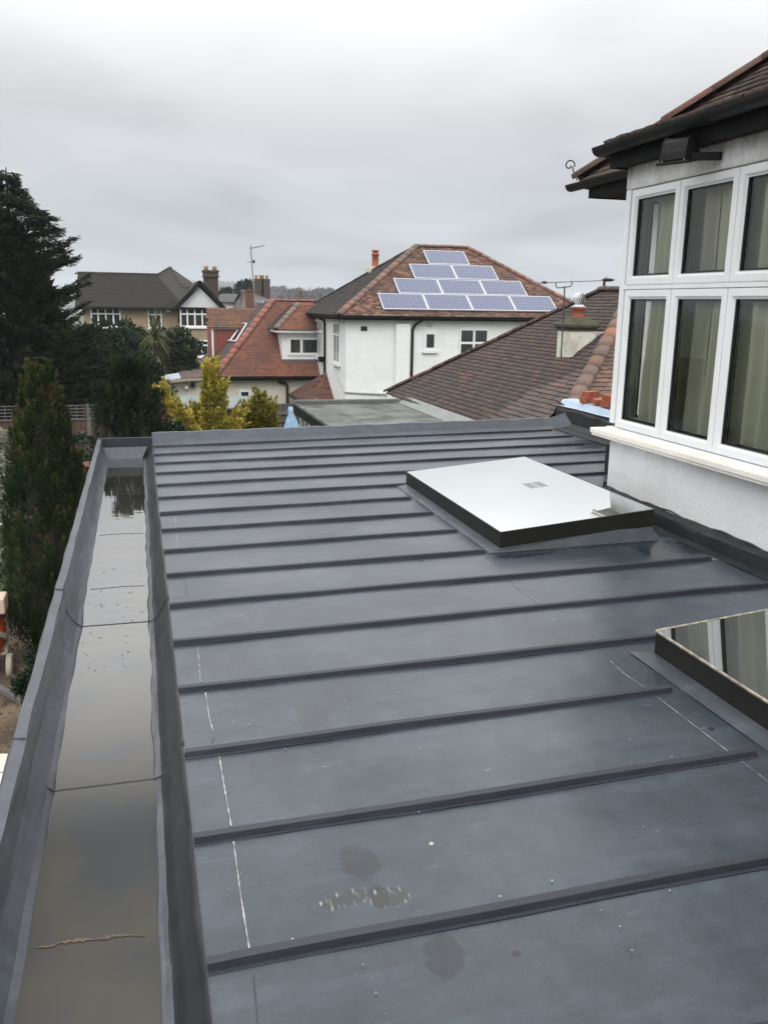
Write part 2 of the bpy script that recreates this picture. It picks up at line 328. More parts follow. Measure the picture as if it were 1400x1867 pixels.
# ================================================================== the flat roof we look across
EXT = thing('flat_roof_extension', 'grey membrane flat roof with raised battens, sunken side gutter and two rooflights', 'flat roof', (0, 0, 0))
YE = 9.46
def deck():
    KY = [1.758+.505*k for k in range(-9, 16)]
    edges = [KY[0]-.5] + KY + [YE]
    rnd = random.Random(3)
    for j in range(len(edges)-1):
        y0, y1 = edges[j], edges[j+1]
        if y1-y0 < .02: continue
        xr = 3.32 if y1 < 5.9 else (4.36 if y0 < 7.0 else 4.95)
        nx, ny = 60, 16; V = []; ph = rnd.uniform(0, 9)
        for b in range(ny+1):
            for a in range(nx+1):
                x = EX + (xr-EX)*a/nx; y = y0+(y1-y0)*b/ny
                edge = min(b, ny-b)/ny*2
                dd = min((y-y0), (y1-y)); z = dz(x) + .0045*math.exp(-max(0, dd-.012)/.05)*(.6+.4*math.sin(x*2.1+ph)) + (.0016*math.sin(x*3.1+ph)+.0012*math.sin(x*7.3+2*ph)+.001*math.sin(y*9+ph))*edge
                V.append((x, y, z))
        Q = [(b*(nx+1)+a, b*(nx+1)+a+1, (b+1)*(nx+1)+a+1, (b+1)*(nx+1)+a) for b in range(ny) for a in range(nx)]
        me = bpy.data.meshes.new('membrane_sheet'); me.from_pydata(V, [], Q); link('membrane_sheet', me, M_MEM, EXT, True)
    ends = {0: 1.985, 1: 1.943, 2: 1.95, 3: 3.19, 4: 3.2, 5: 3.2, 6: 1.97, 7: 1.973, 8: 1.973, 9: 1.963}
    for k in range(-6, 16):
        y = 1.758+.505*k; xe = ends.get(k, 1.95 if k < 0 else (4.28 if k == 10 else (4.5 if y < 8.6 else 4.62)))
        if y > YE-.06: continue
        nseg = int((xe-EX)/.12)+2; V = []; ph = rnd.uniform(0, 9); pr = [(-.030, .0022), (-.0295, .0042), (-.0165, .0040), (-.0160, .0022), (-.0125, .0205), (-.0105, .0225), (.0105, .0225), (.0125, .0205), (.0145, .003), (.035, .002)]
        for a in range(nseg+1):
            x = EX+.004+(xe-EX-.004)*a/nseg
            wy = .0035*math.sin(x*2.3+ph)+.002*math.sin(x*6.1+ph*2) ; wz = .0015*math.sin(x*4.7+ph)
            for (py, pz) in pr: V.append((x, y+py+wy+(rnd.uniform(-.001, .001) if pz < .006 else 0), dz(x)+pz+(wz if pz > .01 else 0)))
        m = len(pr); Q = [(a*m+i, (a+1)*m+i, (a+1)*m+i+1, a*m+i+1) for a in range(nseg) for i in range(m-1)]
        Q.append(tuple(range(m))); Q.append(tuple(nseg*m+i for i in reversed(range(m))))
        me = bpy.data.meshes.new('batten'); me.from_pydata(V, [], Q); link('batten', me, M_BAT, EXT)
deck()
# chalk lines and laps
def ribbon(name, px, w=.003, mat=M_CHALK, h=.0035, seed=0):
    rn = random.Random(seed); pts = [on_deck(*p) for p in px]; mb = MB()
    for a, b in zip(pts[:-1], pts[1:]):
        d = b-a; L = d.length; n = max(2, int(L/.03)); s = Vector((-d.y, d.x, 0)).normalized()
        for i in range(n):
            p, q = a+d*(i/n), a+d*((i+1)/n); ww = w*rn.uniform(.35, 1.15)/2; up = Vector((0, 0, h))
            mb.poly([p-s*ww+up, q-s*ww+up, q+s*ww+up, p+s*ww+up])
    return mb.build(name, mat, EXT)
for i, l in enumerate([[(426, 1536), (440, 1640), (456, 1738)], [(400, 1380), (410, 1440), (422, 1508)], [(375, 1264), (382, 1310), (389, 1335)], [(1192, 1268), (1262, 1322), (1330, 1374)], [(1345, 1385), (1400, 1427)],
                       [(1112, 1206), (1140, 1232), (1176, 1256)], [(938, 1067), (982, 1100)], [(1328, 1077), (1352, 1090)], [(361, 1180), (366, 1245)], [(320, 942), (322, 966)], [(322, 975), (325, 1003)]]):
    ribbon('chalk_line', l, .0035 if i > 2 else .0045, seed=i)
M_LAP = material('membrane_lap_edge', (.030, .033, .038), .6)
for i, l in enumerate([[(462, 1778), (470, 1867)], [(922, 1055), (938, 1067)], [(338, 1060), (340, 1085), (310, 1092)], [(392, 1345), (386, 1356)], [(1163, 1215), (1198, 1195)]]): ribbon('lap_edge', l, .003, M_LAP, seed=40+i)
M_WETSHADE = membrane_material('wet_shaded_membrane', (.016, .018, .020), .36, marks=False)  # wet side face; its shade and dark reflections are put into the colour
# gutter channel
PZ = .085; GB = -.125
prof = [(-.470, -3.0), (-.468, PZ-.01), (-.462, PZ), (-.424, PZ-.002), (-.421, PZ-.012), (-.416, 0.02), (-.414, -.030), (-.408, -.050), (-.398, -.070), (-.385, -.088), (-.368, -.106), (-.345, GB), (-.03, GB), (-.012, -.120), (.006, -.112)]
prof_r = [(.006, -.112), (.022, -.100), (.040, -.070), (.066, -.018), (.077, -.003), (.086, .003)]
def gfn(seed, off):
    rn = random.Random(seed); ph = [rn.uniform(0, 9) for _ in range(20)]
    def fn(i, y):
        if i == 0: return (0, 0)
        a = .0025*math.sin(y*5.1+ph[i])+.0018*math.sin(y*13+ph[i]*2)
        w = .0035*math.sin(y*8.3+ph[i]*1.7) if i in (2, 3, 12, 13) else 0
        nx = 1 if i < 10 else 0
        return (a*.8+nx*off, w*.7+off+abs(a)*.2)
    return fn
def ygrid(a, b, s=.06): n = max(2, int((b-a)/s)); return [a+(b-a)*i/n for i in range(n+1)]
for sd_, (a, b, off) in enumerate([(-3, 2.84, .005), (2.82, 4.42, .0025), (4.40, YE, 0)]):
    MB().sweep(prof, ygrid(a, b), gfn(9, off)).build('gutter_lining', M_MEM2, EXT)
    MB().sweep(prof_r, ygrid(a, b), (lambda off: (lambda i, y: (-off+(.002*math.sin(y*7+i)+.0015*math.sin(y*19+i*2))*(0 < i < 4), off*.5+(0 if i in (0,) else .001*math.sin(y*9+i)))))(off)).build('gutter_side', M_WETSHADE, EXT, True)
for y_, w_ in ((5.03, .0016), (6.25, .0014), (7.62, .0014), (8.72, .002)):
    MB().tube([(x, y_+.006*math.sin(x*23+y_), GB+.0108) for x in [-.335+.03*i for i in range(11)]], w_, 4).build('lap_edge', M_LAP, EXT)
for y_ in (2.842, 4.422):
    MB().tube([(x, y_+.004*math.sin(x*20), max(z+.007, GB+.0105)) for x, z in prof[2:]+prof_r[1:]], .0032, 5).build('seam_bead', M_LAP, EXT)
# end wall of gutter and far upstand of the deck
e = MB(); ez = lambda x: .085+(x+.42)*.03
e.poly([(-.40, YE-.10, GB), (-.03, YE-.10, GB), (.03, YE-.01, -.005), (-.418, YE-.01, -.005)])
e.build('gutter_end_fillet', M_MEM2, EXT)
e = MB(); e.box((-.466, YE, -3.0), (.083, YE+.05, .088)); e.build('gutter_end_wall', M_BAT, EXT)
u = MB(); ns = 60
for i in range(ns+1):
    x = .083+(4.72-.083)*i/ns; w = .003*math.sin(i*.9)+.002*math.sin(i*2.3)
    for (yy, zz) in ((-.06, .002), (.0, .008), (.035, .03), (.125, .118+w), (.150, .120+w), (.152, -3.0)): u.v.append((x, YE+yy+w*.5, (dz(x) if zz > -1 else 0)+zz))
u.f = [(i*6+j, (i+1)*6+j, (i+1)*6+j+1, i*6+j+1) for i in range(ns) for j in range(5)]
u.f += [tuple(range(6)), tuple(ns*6+j for j in reversed(range(6)))]
u.build('end_upstand', M_MEM, EXT, False)
MB().poly([(4.72, YE-.01, dz(4.7)+.004), (4.90, YE-.16, dz(4.9)+.06), (4.93, YE+.05, dz(4.9)+.2), (4.72, YE+.14, dz(4.7)+.118)], .004).build('corner_flap', M_MEM, EXT)
# water lying in the gutter
def water():
    m = bpy.data.materials.new('silty_water'); m.use_nodes = True; t = m.node_tree; b = t.nodes['Principled BSDF']
    g = nd(t, 'ShaderNodeNewGeometry'); n = nd(t, 'ShaderNodeTexNoise'); n.inputs['Scale'].default_value = 2.2; n.inputs['Detail'].default_value = 5; t.links.new(g.outputs['Position'], n.inputs['Vector'])
    sp = nd(t, 'ShaderNodeSeparateXYZ'); t.links.new(g.outputs['Position'], sp.inputs[0])
    r = ramp(t, [(.35, (.040, .043, .044)), (.55, (.060, .055, .045)), (.7, (.045, .048, .050))]); t.links.new(n.outputs[0], r.inputs[0])
    t.links.new(r.outputs[0], b.inputs['Base Color']); b.inputs['IOR'].default_value = 1.33; b.inputs['Specular IOR Level'].default_value = 0
    n2 = nd(t, 'ShaderNodeTexNoise'); n2.inputs['Scale'].default_value = 3.0; n2.inputs['Detail'].default_value = 4; mp = nd(t, 'ShaderNodeMapping'); mp.inputs['Scale'].default_value = (1, 3.5, 1); t.links.new(g.outputs['Position'], mp.inputs[0]); t.links.new(mp.outputs[0], n2.inputs['Vector'])
    rr = math_(t, 'MULTIPLY', ramp_f(t, sp.outputs[1], 4.45, 4.0), .14); rr = math_(t, 'ADD', rr, .012); gl = nd(t, 'ShaderNodeBsdfGlossy'); t.links.new(rr, gl.inputs['Roughness']); lw = nd(t, 'ShaderNodeLayerWeight'); lw.inputs[0].default_value = .5
    fc = math_(t, 'MULTIPLY_ADD', math_(t, 'POWER', ramp_f(t, lw.outputs['Facing'], .46, .86), 1.3), .86, .02); ms = nd(t, 'ShaderNodeMixShader'); t.links.new(fc, ms.inputs[0]); t.links.new(b.outputs[0], ms.inputs[1]); t.links.new(gl.outputs[0], ms.inputs[2]); t.links.new(ms.outputs[0], t.nodes['Material Output'].inputs[0])
    bp = nd(t, 'ShaderNodeBump'); bp.inputs['Strength'].default_value = .012; bp.inputs['Distance'].default_value = .05; t.links.new(n2.outputs[0], bp.inputs['Height']); t.links.new(bp.outputs[0], gl.inputs['Normal'])
    V = []; Q = []; ys = ygrid(-3, YE-.085, .05)
    for i, y in enumerate(ys):
        a = -.349-.004*math.sin(y*4)-.003*math.sin(y*11); c = -.020+.004*math.sin(y*5+1)+.003*math.sin(y*17)
        a = a - .012*min(1, max(0, (y-4.4)/2)); V += [(a, y, GB+.010), (c, y, GB+.010)]
    for i in range(len(ys)-1): Q.append((2*i, 2*i+1, 2*i+3, 2*i+2))
    me = bpy.data.meshes.new('gutter_water'); me.from_pydata(V, [], Q); o = link('gutter_water', me, m); o['kind'] = 'structure'
water()
M_SILT = material('silt', (.13, .10, .065), .9, var=(.06, .052, .04), nscale=20)
s_ = MB(); pa = None
for i in range(40):
    f_ = i/39; P_ = EYE + (CR*(65+200*f_-700) - CU*((1727-22*math.sin(f_*1.5)+random.uniform(-1.6, 1.6)+1.5*math.sin(i*.35))-933.5) + CF*FPX); q = P_-EYE; q = EYE+q*((GB+.0125-EYE.z)/q.z)
    w = .0032*random.uniform(.3, 1.8)*(math.sin(f_*3.14)+.4)
    if pa: s_.poly([pa[0]-Vector((0, pa[1], 0)), q-Vector((0, w, 0)), q+Vector((0, w, 0)), pa[0]+Vector((0, pa[1], 0))])
    pa = (q, w)
s_.build('silt_line', M_SILT, EXT)
# small debris floating in gutter
M_DEB = material('dark_debris', (.03, .025, .02), .8)
db = MB()
for i in range(95):
    x = random.uniform(-.33, -.04); y = random.choice([random.uniform(3.9, 8.5), random.uniform(3.8, 5)]); a = random.uniform(0, 3); l = random.choice([.003, .004, .006, .008, .014])
    db.poly([(x-l*math.cos(a), y-l*math.sin(a), GB+.012), (x+.003, y-.002, GB+.0125), (x+l*math.cos(a), y+l*math.sin(a), GB+.012), (x-.002, y+.003, GB+.012)])
o = db.build('debris', M_DEB, EXT); o['kind'] = 'stuff'
gb = MB()
for i in range(260):
    x = random.uniform(.12, 3.1); y = random.choice([random.uniform(.9, 4.2), random.uniform(.9, 9)]); a = random.uniform(0, 3); l = random.uniform(.0012, .0035)*(1 if random.random() < .92 else 1.4); z = dz(x)+.0062
    gb.poly([(x-l, y-l*.6, z), (x+l*.3, y-l, z), (x+l, y+l*.4, z), (x-l*.4, y+l, z)])
o = gb.build('pale_grit', material('pale_grit', (.40, .40, .38), .9, var=(.10, .09, .08), nscale=9), EXT); o['kind'] = 'stuff'

# ---- rooflights (part > sub-part)
def rooflight(x0, x1, y0, y1, z0, z1, hgt, pane_mat, edge_mat, up_mat):
    """frame top slopes from z0 at x0 to z1 at x1"""
    fr = thing_part = MB(); s = (z1-z0)/(x1-x0); T = lambda x, y, d=0: (x, y, z0+(x-x0)*s+d)
    w = .045
    up = MB(); g_ = .085
    B = [(x0-g_, y0-.06, dz(x0)+.003), (x1+.03, y0-.05, dz(x1)+.003), (x1+.03, y1+.08, dz(x1)+.003), (x0-g_, y1+.06, dz(x0)+.003)]
    Tt = [(x0+.015, y0+.015, z0-hgt+.012), (x1-.015, y0+.015, z1-hgt+.012), (x1-.015, y1-.015, z1-hgt+.012), (x0+.015, y1-.015, z0-hgt+.012)]
    n = len(up.v); up.v += B+Tt; up.f += [(0, 1, 5, 4), (1, 2, 6, 5), (2, 3, 7, 6), (3, 0, 4, 7)]
    up.build('rooflight_upstand', up_mat, EXT)
    root = None
    fb = MB()
    for (a, b, c, d) in ((x0, y0, x1, y0+w), (x0, y1-w, x1, y1), (x0, y0+w, x0+w, y1-w), (x1-w, y0+w, x1, y1-w)):
        k = len(fb.v)
        fb.v += [T(a, b, -hgt), T(c, b, -hgt), T(c, d, -hgt), T(a, d, -hgt), T(a, b, -.006), T(c, b, -.006), T(c, d, -.006), T(a, d, -.006)]
        fb.f += [tuple(k+i for i in q) for q in ((0,3,2,1),(4,5,6,7),(0,1,5,4),(1,2,6,5),(2,3,7,6),(3,0,4,7))]
    root = fb.build('rooflight', M_FRAME, EXT, bevel=.002)
    pn = MB(); i_ = .004; pn.poly([T(x0+i_, y0+i_), T(x1-i_, y0+i_), T(x1-i_, y1-i_), T(x0+i_, y1-i_)], .005); pn.build('pane', pane_mat, root)
    ed = MB()
    pts = [T(x0, y0, -.002), T(x1, y0, -.002), T(x1, y1, -.002), T(x0, y1, -.002)]
    for i in range(4): ed.tube([pts[i], pts[(i+1) % 4]], .0035 if edge_mat is M_SEALB else .0065, 5)
    ed.build('pane_seal', edge_mat, root)
    lin = MB()
    for (a, b, c, d) in ((x0+w, y0+w, x1-w, y0+w+.01), (x0+w, y1-w-.01, x1-w, y1-w), (x0+w, y0+w, x0+w+.01, y1-w), (x1-w-.01, y0+w, x1-w, y1-w)): lin.box((a, b, -.5), (c, d, z0-hgt+.02))
    lin.box((x0+w, y0+w, -.51), (x1-w, y1-w, -.5)); lin.build('lining', M_ROOM, root)
    return root
def rl_glass(name, film=False):
    m = bpy.data.materials.new(name); m.use_nodes = True; t = m.node_tree; b = t.nodes['Principled BSDF']
    b.inputs['Base Color'].default_value = (.012, .013, .012, 1); b.inputs['Roughness'].default_value = .01; b.inputs['IOR'].default_value = 3.0
    gl = nd(t, 'ShaderNodeBsdfGlossy'); gl.inputs['Roughness'].default_value = .004; gl.inputs[0].default_value = (.97, 1, .99, 1)
    g = nd(t, 'ShaderNodeNewGeometry'); n = nd(t, 'ShaderNodeTexNoise'); n.inputs['Scale'].default_value = 1.3; n.inputs['Detail'].default_value = 1; t.links.new(g.outputs['Position'], n.inputs['Vector'])
    bp = nd(t, 'ShaderNodeBump'); bp.inputs['Strength'].default_value = .05; bp.inputs['Distance'].default_value = .03; t.links.new(n.outputs[0], bp.inputs['Height']); t.links.new(bp.outputs[0], gl.inputs['Normal']); t.links.new(bp.outputs[0], b.inputs['Normal'])
    ms = nd(t, 'ShaderNodeMixShader'); ms.inputs[0].default_value = .80 if film else .20
    t.links.new(b.outputs[0], ms.inputs[1]); t.links.new(gl.outputs[0], ms.inputs[2]); t.links.new(ms.outputs[0], t.nodes['Material Output'].inputs[0])
    return m
M_RL1 = rl_glass('solar_control_glass', True); M_RL2 = rl_glass('rooflight_glass')
M_SEALB = material('dark_seal', (.03, .03, .03), .5); M_SEALW = material('weathered_seal', (.42, .38, .30), .8, var=(.12, .11, .09), nscale=30)
rl1 = rooflight(2.075, 3.13, 4.80, 6.80, .150, .245, .112, M_RL1, M_SEALB, M_MEM2)
rl2 = rooflight(2.083, 3.18, 1.05, 3.10, .150, .249, .112, M_RL2, M_SEALW, M_MEM2)
# faint sticker on the first pane
st = MB(); s_t = (.245-.150)/(3.13-2.075)
for i in range(11):
    if i == 5: continue
    x = 2.70+i*.013; y0_, y1_ = 5.72+.01*(i % 3), 5.90-.012*(i % 2); zz = lambda q: .1515+(q-2.075)*s_t
    st.poly([(x, y0_, zz(x)), (x+.007, y0_, zz(x+.007)), (x+.007, y1_, zz(x+.007)), (x, y1_, zz(x))])
st.build('glass_sticker', material('sticker_ink', (.34, .36, .35), .5), rl1)
# ---- black upstand flashing along the bay wall, and beyond
WX = 3.38
fl = MB(); ys = ygrid(-3, 5.86, .08)
fp = [(3.25, .004), (3.312, .012), (3.318, .07), (3.322, .088), (3.335, .098), (3.36, .108), (3.379, .116)]
def ffn(i, y): 
    if i == 0: return (0, dz(3.25))
    w = .004*math.sin(y*6+i)+.003*math.sin(y*15+i*2); return (w*.6 if i < 6 else 0, dz(3.3)+(w if i in (3, 6, 5) else 0))
fl.sweep(fp, ys, ffn).build('wall_flashing', M_BLACKF, EXT)
M_MORTAR = material('ragged_sealant', (.12, .12, .11), .9, var=(.05, .05, .05), nscale=25)
rg_ = MB().tube([(3.376, y, dz(3.3)+.117+.005*math.sin(y*9)+.004*math.sin(y*23)) for y in ygrid(-3, 5.86, .03)], .006, 5); rg_.build('sealant_bead', M_MORTAR, EXT)
jb = MB().tube([(3.314, 4.60+.02*math.sin(i*.5), .02+dz(3.3)+i*.008) for i in range(11)]+[(3.33, 4.545, .158)], .0028, 5); jb.build('flashing_joint', M_LAP, EXT)
# return of the bay and upstand of the main wall beyond
MB().box((3.38, 5.865, .02), (4.34, 5.90, .20)).build('wall_flashing', M_BLACKF, EXT)
MB().box((3.95, 6.72, .05), (4.10, 6.90, .30)).box((3.93, 6.78, .12), (4.12, 6.86, .33)).build('black_outlet', M_BLACKF, EXT, bevel=.008)
# sidewall of the extension under the far edge and right boundary
bw = MB().box((.09, YE+.02, -3.0), (4.93, YE+.10, -.02)); bw.build('rear_wall', material('extension_brick', (.25, .11, .07), .9, var=(.18, .08, .05), nscale=12), EXT)
# black boundary upstand on the right, with draped black sheet
up2 = MB(); ys = ygrid(6.0, 9.80, .1)
for y in ys:
    w = .006*math.sin(y*5)+.005*math.sin(y*11)
    d_ = max(0, (y-9.35))
    for (xx, zz) in ((4.70, .006), (4.82, .03), (4.875+w, .07), (4.89+w, .20+w*1.2), (4.915, .232+w+d_*.12), (5.02, .238+w*.5+d_*.1)):
        up2.v.append((xx, y, dz(4.8)+zz))
m = 6; up2.f = [(a*m+i, (a+1)*m+i, (a+1)*m+i+1, a*m+i+1) for a in range(len(ys)-1) for i in range(m-1)]; up2.f += [tuple((len(ys)-1)*m+i for i in reversed(range(m)))]
up2.build('boundary_upstand', M_BLACKF, EXT)
M_BRICKC = material('boundary_block', (.3, .29, .27), .9)
MB().box((4.99, 6.0, -3), (5.14, 9.9, .29)).build('boundary_wall', M_BRICKC, EXT)
M_BLUE = material('blue_plastic_sheet', (.32, .43, .54), .4, var=(.46, .55, .62), nscale=9, bump=.6, bscale=14)
bs = MB(); 
for y in ys:
    w = .008*math.sin(y*7)+.004*math.sin(y*17)
    for i, (xx, zz) in enumerate(((4.898, .248), (4.93, .262), (4.98, .318), (5.14, .322), (5.19, .29))): bs.v.append((xx+(w*.8 if i == 0 else 0), y, dz(4.8)+zz+(w*.6 if i else 0)))
m = 5; bs.f = [(a*m+i, (a+1)*m+i, (a+1)*m+i+1, a*m+i+1) for a in range(len(ys)-1) for i in range(m-1)]
tag(bs.build('plastic_sheet', M_BLUE), 'pale blue plastic sheet lying under the row of loose bricks on the boundary wall', 'plastic sheet')
# loose bricks
M_BRICK = material('red_brick', (.42, .13, .065), .85, var=(.30, .085, .045), nscale=14, bump=.4, bscale=120)
def brick_mesh():
    mb = MB(); L, Wd, Hh = .215, .1025, .065
    mb.box((-L/2, -Wd/2, 0), (L/2, Wd/2, Hh)); return mb
def ribbed():
    mb = MB()
    for i in range(9): mb.box((-.1075+i*.0242, -.05, 0), (-.1075+i*.0242+.019, .05, .065))
    mb.box((-.105, -.046, .002), (.105, .046, .062)); return mb
places = [(5.06, 9.30, .35, 0, 'loose red brick at the far left end of the row on the blue sheet'), (5.06, 9.08, 1.2, 0, 'plain red brick second from the far end of the row on the blue sheet'),
          (5.05, 8.83, 1.5, 1, 'third red brick from the far end, first with a grooved side'), (5.06, 8.60, 1.55, 1, 'grooved red brick in the middle of the row on the blue sheet'),
          (5.05, 8.37, 1.5, 1, 'grooved red brick behind the nearest plain one on the blue sheet'), (5.02, 8.12, 1.2, 0, 'nearest loose red brick in the row, close to the white window corner')]
for i, (x, y, a, rb, lab) in enumerate(places):
    o = (ribbed() if rb else brick_mesh()).build('loose_brick', M_BRICK, None, bevel=.003)
    o.location = (x, y, dz(4.8)+.326); o.rotation_euler = (0, 0, a); tag(o, lab, 'brick', 'loose bricks on the blue sheet')
    o2 = o.copy(); COL.objects.link(o2); o2.location = (x+.03, y+.02, dz(4.8)+.326+.066); o2.rotation_euler = (0, 0, a+.06)
    o2['label'] = 'upper brick lying on the ' + ['farthest', 'second', 'third', 'fourth', 'fifth', 'nearest'][i] + (' plain' if not rb else ' grooved') + ' brick of the row on the blue sheet'
    if i not in (0, 2, 3): COL.objects.unlink(o2); bpy.data.objects.remove(o2)

# ================================================================== own house: bay, windows, roof
def stucco(name, base, dirt, dirt_z=None, bump=.5, bscale=45, brick=False):
    m = bpy.data.materials.new(name); m.use_nodes = True; t = m.node_tree; b = t.nodes['Principled BSDF']; b.inputs['Roughness'].default_value = .85
    g = nd(t, 'ShaderNodeNewGeometry'); n = nd(t, 'ShaderNodeTexNoise'); n.inputs['Scale'].default_value = 2.0; n.inputs['Detail'].default_value = 8; n.inputs['Roughness'].default_value = .68; t.links.new(g.outputs['Position'], n.inputs['Vector'])
    r = ramp(t, [(.3, dirt), (.52, base), (.8, tuple(min(1, c*1.04) for c in base))]); t.links.new(n.outputs[0], r.inputs[0]); col = r.outputs[0]
    n2 = nd(t, 'ShaderNodeTexNoise'); n2.inputs['Scale'].default_value = bscale; n2.inputs['Detail'].default_value = 6; t.links.new(g.outputs['Position'], n2.inputs['Vector'])
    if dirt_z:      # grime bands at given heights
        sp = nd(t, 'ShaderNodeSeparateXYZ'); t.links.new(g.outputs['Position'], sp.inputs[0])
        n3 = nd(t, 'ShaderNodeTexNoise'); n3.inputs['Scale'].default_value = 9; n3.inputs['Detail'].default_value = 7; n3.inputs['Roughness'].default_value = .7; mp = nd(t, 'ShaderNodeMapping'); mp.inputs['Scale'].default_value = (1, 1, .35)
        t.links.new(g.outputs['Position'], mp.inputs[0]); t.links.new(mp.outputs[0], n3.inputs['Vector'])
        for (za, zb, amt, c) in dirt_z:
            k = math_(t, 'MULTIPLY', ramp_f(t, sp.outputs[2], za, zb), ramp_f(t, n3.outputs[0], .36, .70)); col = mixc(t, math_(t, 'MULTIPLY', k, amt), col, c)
    t.links.new(col, b.inputs['Base Color'])
    bp = nd(t, 'ShaderNodeBump'); bp.inputs['Strength'].default_value = bump; bp.inputs['Distance'].default_value = .008; h = n2.outputs[0]
    if brick:
        tcn = nd(t, 'ShaderNodeMapping'); tcn.inputs['Rotation'].default_value = (math.pi/2, 0, 0); t.links.new(g.outputs['Position'], tcn.inputs[0])
        br = nd(t, 'ShaderNodeTexBrick'); br.inputs['Scale'].default_value = 1; br.inputs['Brick Width'].default_value = .225; br.inputs['Row Height'].default_value = .075; br.inputs['Mortar Size'].default_value = .008; t.links.new(tcn.outputs[0], br.inputs['Vector'])
        h = math_(t, 'ADD', math_(t, 'MULTIPLY', br.outputs['Fac'], -.7), n2.outputs[0])
    t.links.new(h, bp.inputs['Height']); t.links.new(bp.outputs[0], b.inputs['Normal'])
    return m
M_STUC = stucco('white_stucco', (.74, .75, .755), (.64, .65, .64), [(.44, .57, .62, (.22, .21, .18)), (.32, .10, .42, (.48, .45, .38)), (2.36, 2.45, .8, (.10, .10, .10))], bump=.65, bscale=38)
HS = thing('white_bay_house', 'white rendered house with big white bay window and dark tiled hipped roof, right edge', 'house', (0, 0, 0))
# walls of the bay and main body
MB().box((WX, -3, .02), (WX+.25, 5.85, .56)).box((WX+.25, 5.65, .02), (4.36, 5.85, .56)).build('lower_wall', M_STUC, HS, bevel=.01)
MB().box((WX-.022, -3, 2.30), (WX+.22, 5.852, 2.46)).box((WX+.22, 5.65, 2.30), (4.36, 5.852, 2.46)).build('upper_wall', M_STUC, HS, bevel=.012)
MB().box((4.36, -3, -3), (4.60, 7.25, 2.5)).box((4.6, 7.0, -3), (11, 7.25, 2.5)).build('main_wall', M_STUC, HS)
mr = MB(); mr.box((WX+.25, -3, .45), (4.36, 5.65, .50)); mr.box((WX+.22, -3, 2.32), (4.36, 5.65, 2.36)); mr.build('bay_floor', M_ROOM, HS)
MB().box((5.35, -3, .0), (5.4, 7.0, 2.4)).build('room_wall', M_ROOM, HS)
MB().box((WX-.015, 5.79, .66), (WX+.09, 5.853, 2.30)).build('corner_post', M_UPVC, HS, bevel=.003)
MB().box((4.28, 5.79, .60), (4.36, 5.852, 2.30)).build('corner_post', M_UPVC, HS, bevel=.003)
# sill with nosing
sl = MB().box((WX-.115, -3, .575), (WX+.05, 5.955, .612)).box((WX-.105, -3, .555), (WX-.085, 5.95, .575))
sl.box((WX+.05, 5.84, .575), (4.36, 5.955, .612)); sl.build('sill', M_SILL, HS, bevel=.005)
MB().box((WX-.035, -3, .612), (WX+.08, 5.86, .632)).box((WX+.08, 5.78, .612), (4.36, 5.87, .632)).build('sill_packer', M_UPVC, HS, bevel=.002)
def casement(P0, U, N, w, z0, z1, parent, fw=.062):
    """framed light; P0 low corner, U along the wall, N outward"""
    U = Vector(U); N = Vector(N)
    M = Matrix(((U.x, N.x, 0, P0[0]), (U.y, N.y, 0, P0[1]), (0, 0, 1, 0), (0, 0, 0, 1)))
    g = .0025
    out = MB(); out.v = []
    # outer ring with chamfered inner edge, mitred
    def ring(a, b, d0, d1, mb):
        # a outer inset, b inner inset, d0 front depth at outer, d1 front depth at inner
        o = [(a, z0+a), (w-a, z0+a), (w-a, z1-a), (a, z1-a)]; i = [(b, z0+b), (w-b, z0+b), (w-b, z1-b), (b, z1-b)]
        k = len(mb.v); mb.v += [tuple(M @ Vector((x, d0, z))) for x, z in o] + [tuple(M @ Vector((x, d1, z))) for x, z in i]
        mb.f += [(k+j, k+(j+1) % 4, k+4+(j+1) % 4, k+4+j) for j in range(4)]
    fr = MB()
    ring(g, g, -.05, .000, fr); ring(g, .010, .0, .004, fr); ring(.010, .048, .004, .004, fr); ring(.048, .060, .004, -.012, fr); ring(.060, .066, -.012, -.012, fr); ring(.066, .066, -.012, -.05, fr)
    f = fr.build('window', M_UPVC, parent)
    gk = MB(); ring(.064, .070, -.0115, -.017, gk); ring(.070, .070, -.017, -.03, gk); gk.build('gasket', M_GASKET, f)
    pn = MB(); pn.poly([M @ Vector((.066, -.028, z0+.066)), M @ Vector((w-.066, -.028, z0+.066)), M @ Vector((w-.066, -.028, z1-.066)), M @ Vector((.066, -.028, z1-.066))]); pn.build('pane', M_GLASS, f)
    sp = MB(); ring(.067, .080, -.034, -.034, sp); ring(.080, .080, -.034, -.05, sp); sp.build('spacer', M_BLACKWOOD, f)
    return f
zm = 1.635
for i in range(7):
    y1 = 5.775-i*.583; 
    casement((WX-.012, y1), (0, -1, 0), (-1, 0, 0), .583, .635, zm-.012, HS)
    casement((WX-.012, y1), (0, -1, 0), (-1, 0, 0), .583, zm+.014, 2.295, HS)
MB().box((WX-.020, -3, zm-.012), (WX+.03, 5.79, zm+.014)).build('transom', M_UPVC, HS, bevel=.002)
MB().box((WX+.012, -3, zm-.05), (WX+.05, 5.79, zm+.05)).build('inner_transom', M_UPVC, HS)
for j in range(1): 
    casement((WX+.10, 5.86-.012), (1, 0, 0), (0, 1, 0), .80, .635, zm-.012, HS); casement((WX+.10, 5.86-.012), (1, 0, 0), (0, 1, 0), .80, zm+.014, 2.295, HS)
M_CURTS = [M_CURT]
